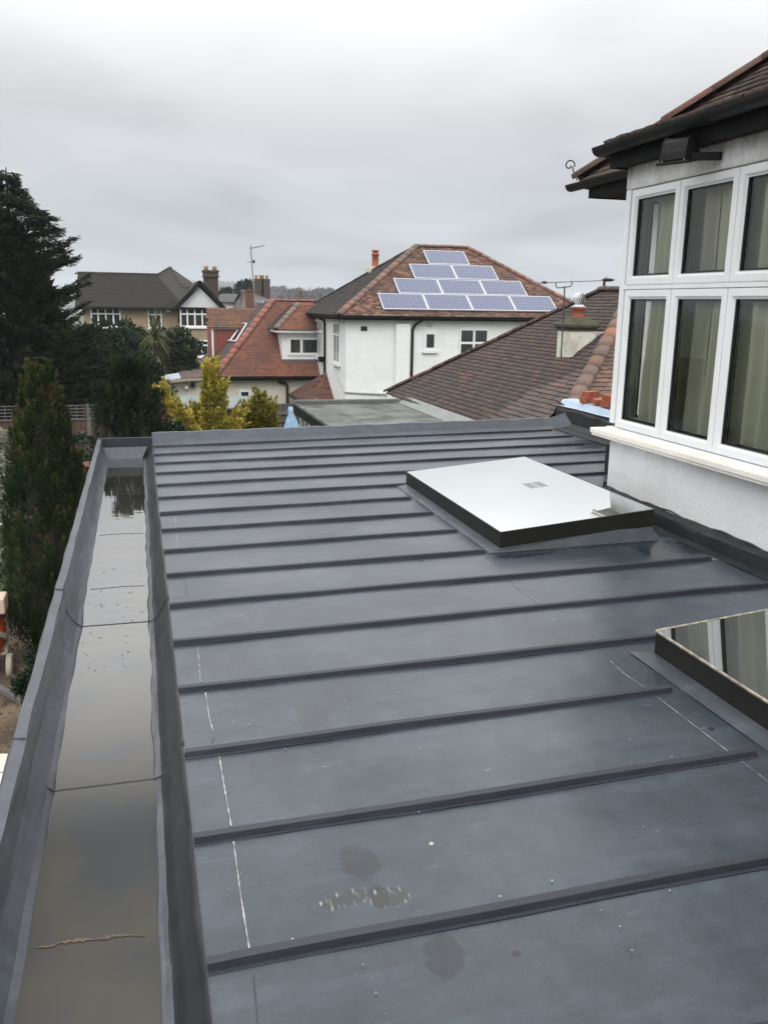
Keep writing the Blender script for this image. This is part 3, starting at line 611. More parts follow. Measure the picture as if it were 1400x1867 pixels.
def curtain(y0, y1, x, lab, z1=2.28, zb=.52, seed=0):
    rn = random.Random(seed); n = 64; V = []; ph = rn.uniform(0, 6)
    for k, z in enumerate((zb, 1.0, 1.6, z1)):
        for i in range(n+1):
            f = i/n; a = .032+.010*math.sin(k+seed)
            y = y0+(y1-y0)*(f+.015*math.sin(k*1.3+f*9)); V.append((x+a*math.sin(f*(y1-y0)/.13*6.28+ph+.25*k)+.015*math.sin(f*5+k), y, z))
    Q = [(k*(n+1)+i, k*(n+1)+i+1, (k+1)*(n+1)+i+1, (k+1)*(n+1)+i) for k in range(3) for i in range(n)]
    me = bpy.data.meshes.new('curtain'); me.from_pydata(V, [], Q); tag(link('curtain', me, M_CURT, None, True), lab, 'curtain', 'curtains inside the bay window')
curtain(5.04, 5.72, WX+.15, 'pale green curtain behind the farthest pane of the bay window', seed=1)
curtain(4.12, 4.96, WX+.12, 'pale green curtain behind the middle pane of the bay window', seed=2)
curtain(3.30, 4.10, WX+.17, 'pale green curtain behind the nearest visible pane at the right edge', seed=3)
MB().sweep([(3.62+.64*i/60, 5.66+0*i) for i in range(2)], [0, 1]) if False else None
cvm = MB()
for z in (.52, 2.28):
    for i in range(65): cvm.v.append((3.60+.66*i/64, 5.70+.022*math.sin(i*.62), z))
cvm.f = [(i, i+1, 66+i, 65+i) for i in range(64)]
tag(cvm.build('curtain', M_CURT, None, True), 'pale curtain drawn across the side light at the far end of the bay', 'curtain', 'curtains inside the bay window')
# eaves: fascia, soffit, gutters
MB().box((3.245, -3, 2.445), (3.265, 5.90, 2.575)).box((3.265, 5.88, 2.445), (4.3, 5.90, 2.575)).build('fascia', M_BLACKWOOD, HS)
MB().box((3.265, -3, 2.455), (4.36, 5.88, 2.470)).build('soffit', M_BLACKWOOD, HS)
MB().box((3.945, 5.90, 2.445), (3.965, 7.52, 2.58)).box((3.965, 7.50, 2.445), (9, 7.52, 2.58)).build('fascia', M_BLACKWOOD, HS)
MB().box((3.965, 5.90, 2.455), (4.6, 7.50, 2.470)).box((4.6, 7.25, 2.455), (9, 7.50, 2.47)).build('soffit', M_BLACKWOOD, HS)
def eaves_gutter(a, b, side, parent, r=.058, nm='gutter'):
    a = Vector(a); b = Vector(b); d = (b-a).normalized(); s = Vector(side); mb = MB(); n = 10; L = (b-a).length; k = 0
    for q in range(2):
        rr = r - q*.006; base = len(mb.v)
        for p in (a, b):
            for j in range(n+1):
                an = math.pi*j/n; mb.v.append(tuple(p + s*(math.cos(an)*rr) - Vector((0, 0, 1))*math.sin(an)*rr))
        for j in range(n): mb.f.append((base+j, base+j+1, base+n+2+j, base+n+1+j))
    o = mb.build(nm, M_BLACKPL, parent, True)
    t_ = .35
    while t_ < L-.1:
        p = a+d*t_; jt = MB()
        for q in (0, .05):
            for j in range(n+1):
                an = math.pi*j/n; jt.v.append(tuple(p+d*q + s*(math.cos(an)*(r+.006)) - Vector((0, 0, 1))*math.sin(an)*(r+.006)))
        for j in range(n): jt.f.append((j, j+1, n+2+j, n+1+j))
        jt.build('gutter_joint', M_BLACKPL, o, True); t_ += .9
    return o
eaves_gutter((3.185, 5.96, 2.585), (3.185, -3, 2.585), (-1, 0, 0), HS)
eaves_gutter((3.185, 5.96, 2.585), (3.9, 5.96, 2.585), (0, 1, 0), HS)
eaves_gutter((3.905, 7.80, 2.585), (3.905, 5.96, 2.585), (-1, 0, 0), HS)
eaves_gutter((3.95, 7.58, 2.585), (9, 7.58, 2.585), (0, 1, 0), HS)

# ---- tiles
def tile_mesh_pts(w, g):
    """one plain tile, a along the eave, b up the slope, c out of the plane; slightly cambered"""
    L = g*1.35; h = .012
    A = [(-w/2+.002, 0, .020), (0, 0, .024), (w/2-.002, 0, .020), (-w/2+.002, L, .002), (0, L, .005), (w/2-.002, L, .002),
         (-w/2+.002, .004, .001), (0, .004, .004), (w/2-.002, .004, .001)]
    Fq = [(0, 1, 4, 3), (1, 2, 5, 4), (6, 7, 1, 0), (7, 8, 2, 1), (0, 3, 6, 6), (5, 2, 8, 8)]
    return np.array(A), np.array([f for f in Fq[:4]]), [(0, 3, 6), (2, 8, 5)]
def inside(poly, a, b):
    r = False; n = len(poly)
    for i in range(n):
        (x0, y0), (x1, y1) = poly[i], poly[(i+1) % n]
        if (y0 > b) != (y1 > b) and a < (x1-x0)*(b-y0)/(y1-y0)+x0: r = not r
    return r
TILE_CACHE = {}
def tile_plane(parent, P0, u, v, poly, mat, individual=0, w=.166, g=.1, near=(0, 0, 1.5), base_mat=None, name='tile', seed=0):
    """plane from local origin P0, u along eave, v up slope; poly in (a,b). parent transform is identity"""
    P0 = Vector(P0); u = Vector(u).normalized(); v = Vector(v).normalized(); n = u.cross(v).normalized()
    if n.z < 0: n = -n
    rn = random.Random(seed)
    MB().poly([P0+u*a+v*b for a, b in poly], .03, n).build('roof_deck', base_mat or M_UNDER, parent)
    bmax = max(p[1] for p in poly); amin = min(p[0] for p in poly); amax = max(p[0] for p in poly)
    cells = []; r = 0; b = -.03
    while b < bmax:
        a = amin + (r % 2)*w/2 + rn.uniform(-.004, .004)
        while a < amax+w:
            if inside(poly, a, max(b, .005)+.03): cells.append((a, b))
            a += w
        b += g; r += 1
    cells = [(a, b, (P0+u*a+v*b-Vector(near)).length) for a, b in cells]
    cells.sort(key=lambda c: c[2])
    A, Q, T = tile_mesh_pts(w, g)
    B = np.array([[*u], [*v], [*n]])
    if individual:
        key = (w, g, mat.name)
        if key not in TILE_CACHE:
            me = bpy.data.meshes.new('tile'); me.from_pydata([tuple(p) for p in A], [], [tuple(q) for q in Q]+T); me.materials.append(mat); TILE_CACHE[key] = me
        for a, b, d in cells[:individual]:
            o = bpy.data.objects.new(name, TILE_CACHE[key]); COL.objects.link(o); o.parent = parent
            ca, sa = 1, rn.uniform(-.012, .012); uu = (u+v*sa).normalized(); vv = n.cross(uu)
            if vv.dot(v) < 0: vv = -vv
            nn = n + v*rn.uniform(-.02, .02); p = P0+u*a+v*(b+rn.uniform(-.004, .004))+n*rn.uniform(-.001, .004)
            o.matrix_local = Matrix(((uu.x, vv.x, nn.x, p.x), (uu.y, vv.y, nn.y, p.y), (uu.z, vv.z, nn.z, p.z), (0, 0, 0, 1)))
    rest = cells[individual:]
    if rest:
        N = len(rest); c = np.array([(a, b) for a, b, d in rest]); r_ = RNG
        loc = A[None, :, :].repeat(N, 0).copy(); loc[:, :, 2] += r_.uniform(-.001, .004, (N, 1)); loc[:, :, 1] += r_.uniform(-.004, .004, (N, 1)); loc[:, :, 1] += loc[:, :, 0]*r_.uniform(-.02, .02, (N, 1))
        loc[:, :, 0] += c[:, 0:1]; loc[:, :, 1] += c[:, 1:2]
        V = (loc.reshape(-1, 3) @ B) + np.array(P0); Qs = (Q[None]+np.arange(N)[:, None, None]*len(A)).reshape(-1, 4)
        me = np_mesh('tiles', V, Qs, np.repeat(r_.random(N), len(A)), mat); o = link('tiles', me, None, parent); o['kind'] = 'stuff'
M_UNDER = material('dark_underlay', (.025, .02, .018), .95)
HT_CACHE = {}
def hip_tiles(parent, A, B, mat, r=.11, seg=.30, name='ridge_tile', seed=0, up=None):
    A = Vector(A); B = Vector(B); d = (B-A); L = d.length; d.normalize(); n = max(1, round(L/seg)); sl_ = L/n; rn = random.Random(seed)
    x = d.cross(Vector((0, 0, 1))).normalized(); z = x.cross(d)
    key = (round(r, 3), round(sl_, 3), mat.name)
    if key not in HT_CACHE:
        mb = MB(); k = 10
        for q, (rr, yy) in enumerate(((r*1.02, -.012), (r*.985, sl_*1.0))):
            for s in (0, 1):
                for j in range(k+1):
                    a = math.pi*(j/k)*1.0; mb.v.append(((rr-s*.014)*math.cos(a), yy, (rr-s*.014)*math.sin(a)*.60-.015))
        m = k+1
        for j in range(k): mb.f += [(j, j+1, 2*m+j+1, 2*m+j), (m+j, 3*m+j, 3*m+j+1, m+j+1), (j, m+j, m+j+1, j+1), (2*m+j, 2*m+j+1, 3*m+j+1, 3*m+j)]
        me = mb.mesh(name); me.polygons.foreach_set('use_smooth', [True]*len(me.polygons)); me.materials.append(mat); HT_CACHE[key] = me
    for i in range(n):
        o = bpy.data.objects.new(name, HT_CACHE[key]); COL.objects.link(o); o.parent = parent
        p = A+d*(i*sl_)+z*rn.uniform(-.004, .006)+x*rn.uniform(-.006, .006)
        o.matrix_local = Matrix(((x.x, d.x, z.x, p.x), (x.y, d.y, z.y, p.y), (x.z, d.z, z.z, p.z), (0, 0, 0, 1)))
T_OWN = tile_material('brown_plain_tile', [(0, (.040, .028, .025)), (.5, (.066, .041, .035)), (1, (.10, .056, .045))], mossamt=.4)
T_BROWN = tile_material('weathered_brown_tile', [(0, (.066, .054, .050)), (.35, (.090, .068, .061)), (.75, (.112, .080, .070)), (1, (.15, .092, .074))], moss=(.072, .066, .064), mossamt=.75, nscale=.75)
T_REDB = tile_material('red_brown_tile', [(0, (.125, .078, .060)), (.5, (.16, .098, .076)), (1, (.21, .118, .086))], moss=(.14, .12, .11), mossamt=.45, nscale=1.3)
T_HIP = tile_material('hip_tile', [(0, (.13, .088, .070)), (.5, (.18, .102, .076)), (.85, (.22, .108, .072)), (1, (.34, .14, .075))], moss=(.13, .11, .098), mossamt=.7, nscale=2.2)
T_HIPD = tile_material('dark_hip_tile', [(0, (.065, .038, .032)), (1, (.12, .058, .044))], moss=(.06, .05, .042), mossamt=.5)
T_DARK = tile_material('dark_mossy_tile', [(0, (.040, .035, .032)), (.6, (.062, .054, .048)), (1, (.095, .078, .068))], moss=(.050, .046, .038), mossamt=.6, nscale=.8)
T_STREAK = tile_material('mixed_red_tile', [(0, (.08, .052, .043)), (.4, (.15, .082, .062)), (.75, (.22, .115, .08)), (1, (.31, .18, .13))], moss=(.12, .10, .09), mossamt=.5, nscale=1.2)
T_RED = tile_material('orange_red_tile', [(0, (.19, .080, .052)), (.5, (.24, .098, .062)), (1, (.30, .122, .076))], moss=(.10, .072, .060), mossamt=.72, nscale=.55)
def roof_node(parent, name='roof'):
    o = bpy.data.objects.new(name, bpy.data.meshes.new(name)); COL.objects.link(o); o.parent = parent; return o
def roof_root(parent, mat):
    """the timber roof body; its tiles are children"""
    o = MB().box((0, 0, 0), (.01, .01, .01)).build('roof', mat, parent); return o
# own roof: main plane facing -X, hip at its far end
RS = .78
def own_roof():
    X0, Y1, z0 = 3.93, 7.72, 2.60; al = math.atan(RS); v = Vector((math.cos(al), 0, math.sin(al))); Lh = 4.0
    body = MB(); body.poly([(X0+.1, Y1-.1, z0-.03), (X0+.1, -3, z0-.03), (X0+Lh, -3, z0-.03+(Lh-.1)*RS), (X0+Lh, Y1-Lh, z0-.03+(Lh-.1)*RS)], .02)
    rf = body.build('roof', M_UNDER, HS)
    k = 1/math.cos(al)
    poly = [(0, 0), (Y1+3, 0), (Y1+3, Lh*k), (Lh, Lh*k)]          # a runs along -Y
    tile_plane(rf, (X0, Y1, z0), (0, -1, 0), v, poly, T_OWN, individual=300, near=(3.9, 4.2, 3.6), w=.166, g=.1, seed=5)
    polyb = [(0, 0), (8, 0), (8, Lh*k), (Lh, Lh*k)]
    tile_plane(rf, (X0, Y1, z0), (1, 0, 0), (0, -math.cos(al), math.sin(al)), polyb, T_OWN, w=.166, g=.1, seed=6)
    hip_tiles(rf, (X0, Y1, z0+.03), (X0+Lh, Y1-Lh, z0+.03+Lh*RS), T_HIPD, r=.12, seg=.42, name='hip_tile', seed=2)
    # low bay roof tucked behind the near gutter
    bb = MB().poly([(3.20, 5.92, 2.60), (3.20, -3, 2.60), (4.45, -3, 2.60+.3*1.25), (4.45, 5.92, 2.975)], .02).build('bay_roof', M_UNDER, HS)
    al2 = math.atan(.3); tile_plane(bb, (3.19, 5.94, 2.602), (0, -1, 0), (math.cos(al2), 0, math.sin(al2)), [(0, 0), (8.9, 0), (8.9, 1.2), (0, 1.2)], T_OWN, seed=8)
    # wrought spiral at the foot of the hip
    c = Vector((X0-.02, Y1+.02, z0+.02)); pts = [c+Vector((.02, -.02, 0)), c+Vector((-.005, .005, .06)), c+Vector((-.02, .02, .12))]
    for i in range(22):
        a = -.2+i*.3; rr = .052*(1-i/30); pts.append(c+Vector((-.040, .040, .135))+Vector((-.7, .7, 0))*(rr*-math.cos(a))+Vector((0, 0, 1))*(rr*math.sin(a)))
    MB().tube(pts, .006, 6).build('hip_iron', M_BLACKWOOD, HS)
own_roof()
# floodlight
def floodlight():
    p = at(1312, 296, 5.15); t_ = thing('floodlight', 'old black floodlight on a bracket under the eaves, above the bay window', 'floodlight', (WX-.02, 4.80, 2.395))
    M_FL = material('black_lamp_metal', (.008, .008, .009), .6, spec=.25, var=(.018, .018, .018), nscale=20)
    MB().beam((-.005, -.02, -.02), (-.20, .08, -.02), .022, .045).build('bracket', M_FL, t_)
    body = MB(); pr = [(-.085, -.06), (-.07, .0), (-.04, .06), (.0, .085), (.04, .075), (.075, .03), (.085, -.06)]
    M = Matrix.Translation((-.20, .12, .018)) @ Matrix.Rotation(math.radians(25), 4, 'Z') @ Matrix.Rotation(math.radians(-12), 4, 'Y') @ Matrix.Scale(.86, 4)
    k = 0
    for y in (-.10, .10): body.v += [tuple(M @ Vector((x, y, z))) for x, z in pr]
    n = len(pr); body.f = [(i, (i+1) % n, n+(i+1) % n, n+i) for i in range(n)]+[tuple(range(n)), tuple(reversed(range(n, 2*n)))]
    body.build('lamp_housing', M_FL, t_, bevel=.01)
    MB().box((-.105, -.125, -.078), (.105, .125, -.060), M).build('lamp_rim', M_FL, t_, bevel=.004)
    MB().box((-.08, -.10, -.082), (.08, .10, -.0785), M).build('lamp_glass', material('lamp_glass', (.35, .35, .33), .15), t_)
    MB().box((.06, -.05, -.04), (.14, .05, .06), M).build('terminal_box', M_FL, t_, bevel=.006)
    for y in (-.09, .09): MB().tube([M @ Vector((-.075, y, -.06)), M @ Vector((-.085, y, -.053))], .008, 6).build('lamp_screw', material('dull_screw', (.12, .12, .12), .4), t_)
floodlight()

# ================================================================== neighbour: brown hipped roof with chimney
def windows_block(parent, P0, U, N, w, h, cols, rows, mat_f, mat_g, fw=.05, sill=None, dep=.04, name='window', lat=None):
    """far window: frame with mullions, separate panes. cols/rows are cumulative fractions"""
    U = Vector(U).normalized(); N = Vector(N).normalized(); P0 = Vector(P0)
    M = Matrix(((U.x, N.x, 0, P0.x), (U.y, N.y, 0, P0.y), (0, 0, 1, P0.z), (0, 0, 0, 1)))
    fr = MB(); fr.box((0, -.02, 0), (w, dep, fw), M).box((0, -.02, h-fw), (w, dep, h), M).box((0, -.02, fw), (fw, dep, h-fw), M).box((w-fw, -.02, fw), (w, dep, h-fw), M)
    cs = [0]+[c*w for c in cols]+[w]; rs = [0]+[r*h for r in rows]+[h]
    for c in cs[1:-1]: fr.box((c-fw/2, -.02, fw), (c+fw/2, dep-.003, h-fw), M)
    for r in rs[1:-1]: fr.box((fw, -.02, r-fw/2), (w-fw, dep-.006, r+fw/2), M)
    f = fr.build(name, mat_f, parent)
    for a, b in zip(cs[:-1], cs[1:]):
        for c, d in zip(rs[:-1], rs[1:]):
            pn = MB().box((a+fw*.45, -.01, c+fw*.45), (b-fw*.45, .008, d-fw*.45), M); pn.build('pane', mat_g, f)
            if lat:
                lb = MB(); nx_ = max(1, int((b-a)/lat)); nz_ = max(1, int((d-c)/lat))
                for i in range(1, nx_): lb.box((a+(b-a)*i/nx_-.004, .008, c+fw*.5), (a+(b-a)*i/nx_+.004, .011, d-fw*.5), M)
                for i in range(1, nz_): lb.box((a+fw*.5, .008, c+(d-c)*i/nz_-.004), (b-fw*.5, .0105, c+(d-c)*i/nz_+.004), M)
                if lb.v: lb.build('glazing_lead', mat_f2, f)
    if sill: MB().box((-.04, 0, -.07), (w+.04, dep+sill, -.005), M).build('window_sill', mat_f, parent)
    return f
mat_f2 = material('lead_came', (.25, .26, .27), .5)
M_WINF = material('painted_window_frame', (.76, .77, .77), .45)
M_PANE = material('dark_window_pane', (.016, .019, .021), .03, ior=1.6, var=(.04, .042, .042), nscale=2.5)
M_PANEC = material('curtained_pane', (.13, .12, .11), .05, ior=1.6, var=(.04, .04, .042), nscale=3)
br_r = .034; BM = Matrix.Translation((5.135, 18.491, 0)) @ Matrix.Rotation(br_r, 4, 'Z')
def bl(u, v, z): return BM @ Vector((u, v, z))
BH = thing('brown_roof_bungalow', 'cream bungalow with large weathered brown tiled hipped roof and stubby chimney', 'bungalow')
bw_, bh_, bLen = 3.234, 2.194, 7.58
def brown_house():
    al = math.atan(bh_/bw_); k = 1/math.cos(al); rf = MB().poly([bl(.1, -.1, -.45), bl(.1, -bLen+.1, -.45), bl(bw_, -bLen+bw_, bh_-.47), bl(bw_, -bw_, bh_-.47)], .02).build('roof', M_UNDER, BH)
    U = BM.to_3x3() @ Vector((0, -1, 0)); VV = BM.to_3x3() @ Vector((math.cos(al), 0, math.sin(al)))
    tile_plane(rf, bl(0, 0, -.4), U, VV, [(0, 0), (bLen, 0), (bLen-bw_, bw_*k), (bw_, bw_*k)], T_BROWN, individual=150, near=(5.2, 11, 0), seed=11)
    U2 = BM.to_3x3() @ Vector((1, 0, 0)); V2 = BM.to_3x3() @ Vector((0, math.cos(al), math.sin(al)))
    tile_plane(rf, bl(0, -bLen, -.4), U2, V2, [(0, 0), (2*bw_, 0), (bw_, bw_*k)], T_REDB, individual=150, near=(5.2, 10.9, 0), seed=12)
    V3 = BM.to_3x3() @ Vector((0, -math.cos(al), math.sin(al)))
    tile_plane(rf, bl(0, 0, -.4), U2, V3, [(0, 0), (2*bw_, 0), (bw_, bw_*k)], T_BROWN, seed=13)
    MB().poly([bl(2*bw_, 0, -.42), bl(bw_, -bw_, bh_-.42), bl(bw_, -bLen+bw_, bh_-.42), bl(2*bw_, -bLen, -.42)], .03).build('rear_slope', T_BROWN, rf)
    o = .03
    hip_tiles(rf, bl(-.02, -bLen-.02, -.4+o), bl(bw_, -bLen+bw_, bh_-.4+o), T_HIP, r=.12, seg=.31, name='hip_tile', seed=4)
    hip_tiles(rf, bl(0, 0, -.4+o), bl(bw_, -bw_, bh_-.4+o), T_HIPD, r=.10, seg=.31, name='hip_tile', seed=5)
    hip_tiles(rf, bl(bw_, -bw_, bh_-.4+o), bl(bw_, -bLen+bw_, bh_-.4+o), T_HIPD, r=.11, seg=.31, name='ridge_tile', seed=6)
    Mw = BM; MB().box((.25, -bLen+.25, -3.9), (6.2, -.25, -.42), Mw).build('wall', M_CREAM, BH)
    # chimney on the slope
    c = bl(1.98, -5.02, 0); z0 = .55
    st_ = MB(); ch = BM.to_3x3(); 
    Mc = Matrix.Translation((c.x-.21, c.y+.05, 0)) @ Matrix.Rotation(br_r+.05, 4, 'Z')
    MB().box((-.23, -.20, .40), (.25, .22, 1.11), Mc).build('chimney', M_CHIM, BH, bevel=.008)
    chim = BH.children[-1]
    MB().box((-.25, -.22, 1.105), (.27, .24, 1.16), Mc).box((-.285, -.255, 1.16), (.305, .275, 1.215), Mc).build('chimney_cap', M_MOSS, chim, bevel=.01)
    fm = MB(); b4 = [(-.26, -.23, 1.215), (.28, -.23, 1.215), (.28, .25, 1.215), (-.26, .25, 1.215)]; t4 = [(-.12, -.11, 1.32), (.14, -.11, 1.32), (.14, .13, 1.32), (-.12, .13, 1.32)]
    fm.v = [tuple(Mc @ Vector(p)) for p in b4+t4]; fm.f = [(0, 1, 5, 4), (1, 2, 6, 5), (2, 3, 7, 6), (3, 0, 4, 7), (4, 5, 6, 7)]; fm.build('flaunching', M_MOSS, chim)
    Mp = Mc @ Matrix.Translation((.015, .01, 0))
    MB().lathe([(.105, 1.28), (.10, 1.34), (.098, 1.45), (.112, 1.455), (.112, 1.485), (.09, 1.49)], 18, Mp).build('chimney_pot', M_POT, chim, True)
    MB().lathe([(.125, 1.488), (.125, 1.505), (.085, 1.51), (.08, 1.53)], 18, Mp).build('cowl_base', M_ALU, chim)
    # spinning cowl: vertical curved vanes round a hub
    cw = MB(); nb = 16
    for i in range(nb):
        a0 = 2*math.pi*i/nb
        k0 = len(cw.v); m_ = 7
        for j in range(m_):
            ph = math.radians(-62+j*24.3)
            if ph > math.radians(84): ph = math.radians(84)
            for da in (0, .30):
                R_ = .105*math.cos(ph)*(1.0-.16*(da > 0)); a = a0+da+.25*math.sin(ph)
                cw.v.append(tuple(Mp @ Vector((R_*math.cos(a), R_*math.sin(a), 1.625+.100*math.sin(ph)))))
        cw.f += [(k0+2*j, k0+2*j+1, k0+2*j+3, k0+2*j+2) for j in range(m_-1)]
    cw.lathe([(.001, 1.722), (.03, 1.721), (.045, 1.715)], 12, Mp); MB().lathe([(.02, 1.53), (.07, 1.57), (.084, 1.625), (.07, 1.68), (.02, 1.71)], 14, Mp).build('cowl_core', M_BLACKPL, chim, True); cw.build('spinning_cowl', M_ALU, chim)
    # lead flashing round the stack foot
    kz = lambda u_: -.4+bh_/bw_*u_
    pts = [(1.56, -5.24), (1.56, -4.80), (2.12, -4.80), (2.16, -5.19)]
    fl_ = MB(); rn = random.Random(4); ring = []
    for (a, b), (c_, d_) in zip(pts, pts[1:]+pts[:1]):
        for i in range(5):
            f = i/5; ring.append((a+(c_-a)*f+rn.uniform(-.02, .02), b+(d_-b)*f+rn.uniform(-.03, .03)))
    fl_.poly([bl(a, b, kz(a)+.035) for a, b in ring]); fl_.build('lead_flashing', M_FLASH, chim)
M_CREAM = stucco('cream_render', (.62, .58, .48), (.54, .50, .41), bump=.35, bscale=30)
M_CHIM = stucco('old_cream_render', (.66, .65, .56), (.36, .34, .27), bump=.9, bscale=22)
M_MOSS = material('mossy_mortar', (.085, .075, .055), .95, var=(.04, .05, .022), nscale=16, bump=.8, bscale=40)
M_POT = material('terracotta_pot', (.38, .115, .062), .8, var=(.30, .085, .05), nscale=9)
M_ALU = material('aluminium', (.70, .70, .70), .45, metallic=.2, var=(.62, .62, .62), nscale=10)
M_FLASH = material('painted_flashing', (.42, .41, .38), .8, var=(.24, .235, .22), nscale=9, bump=.4)
brown_house()
# TV aerial on the stack
def tv_aerial():
    Yp = 13.30; t_ = thing('tv_aerial', 'tv aerial with long boom and cradle on mast beside the stubby chimney', 'tv aerial')
    M_ = material('dark_galvanised', (.07, .065, .06), .5, metallic=.4); M2 = material('weathered_alu_rod', (.30, .31, .32), .4, metallic=.6)
    top = at(1029, 522, Yp); bot = at(1022, 655, Yp)
    MB().tube([bot, at(1026, 590, Yp), top], .012, 8).build('mast', M_, t_)
    a, b = at(1013, 515, Yp), at(1042, 512, Yp)
    MB().tube([a, at(1013, 522, Yp), at(1016, 525, Yp), at(1029, 524, Yp), at(1040, 522, Yp), at(1042, 519, Yp), b], .009, 8).build('cradle', M_, t_)
    L, R_ = at(982, 516, Yp), at(1099, 511.5, Yp)
    MB().tube([L, R_], .007, 6).build('boom', M_, t_)
    MB().box(tuple(at(992, 515, Yp)-Vector((.03, .02, .02))), tuple(at(992, 515, Yp)+Vector((.03, .02, .02)))).build('balun_box', M_, t_)
    for i in range(11):
        p = at(1006+i*8.6, 515.2-i*.35, Yp); MB().tube([p-Vector((0, .11, 0)), p+Vector((0, .11, 0))], .0035, 5).build('element', M2, t_)
    for dz_ in (-.05, -.02, .02, .05):
        p = at(979, 516, Yp)+Vector((0, 0, dz_)); MB().tube([p-Vector((.03, .12, 0)), p+Vector((.03, .12, 0))], .003, 5).build('reflector_rod', M2, t_)
tv_aerial()
# flat felt roof in front of it
FE = thing('felt_roof_conservatory', 'flat mossy felt roof over a white framed garden room behind the far parapet', 'garden room')
def felt():
    M_FELT = material('mossy_felt', (.165, .168, .160), .95, var=(.045, .05, .042), nscale=1.7, bump=.4, bscale=30)
    t = M_FELT.node_tree
    mt = M_FELT
    x0, x1, y0, y1, z = 3.0, 5.22, 13.0, 17.3, -.5
    for i in range(4):
        a, b = x0+(x1-x0)*i/4, x0+(x1-x0)*(i+1)/4
        MB().box((a+.002, y0, z-.04), (b-.002, y1, z+.004*(i % 2))).build('felt_sheet', mt, FE)
    MB().box((x0-.05, y1, z-.05), (x1+.1, y1+.16, z+.09)).box((x0-.05, y0, z-.05), (x0+.02, y1, z+.03)).build('felt_kerb', mt, FE, bevel=.02)
    MB().poly([(x1-.14, y0, z+.012), (x1+.02, y0, z+.16), (x1+.02, y1+.8, z+.16), (x1-.14, y1, z+.012)]).build('felt_upstand', material('grey_flashing', (.26, .27, .265), .8, var=(.2, .21, .2), nscale=3), FE)
    MB().box((x0-.075, y0, z-.17), (x0-.05, y1+.16, z-.01)).box((x0-.05, y1+.16, z-.17), (x1, y1+.18, z-.01)).build('fascia', M_BLACKWOOD, FE)
    MB().box((x0+.1, y0, -3.9), (x1, 13.3, z-.05)).box((x0+.1, 13.3, -3.9), (x0+.16, y1, -1.9)).box((x0+.1, y1-.05, -3.9), (x1, y1, z-.05)).build('wall', M_CREAM, FE)
    for i in range(4): windows_block(FE, (x0+.06, y1-.05-.97*i, -1.9), (0, -1, 0), (-1, 0, 0), .95, 1.25, [.5], [.7], M_WINF, M_PANE, fw=.07)
    MB().box((x0+.12, y0, -.66), (x0+.20, y1, -.56)).build('head_beam', M_WINF, FE)
felt()

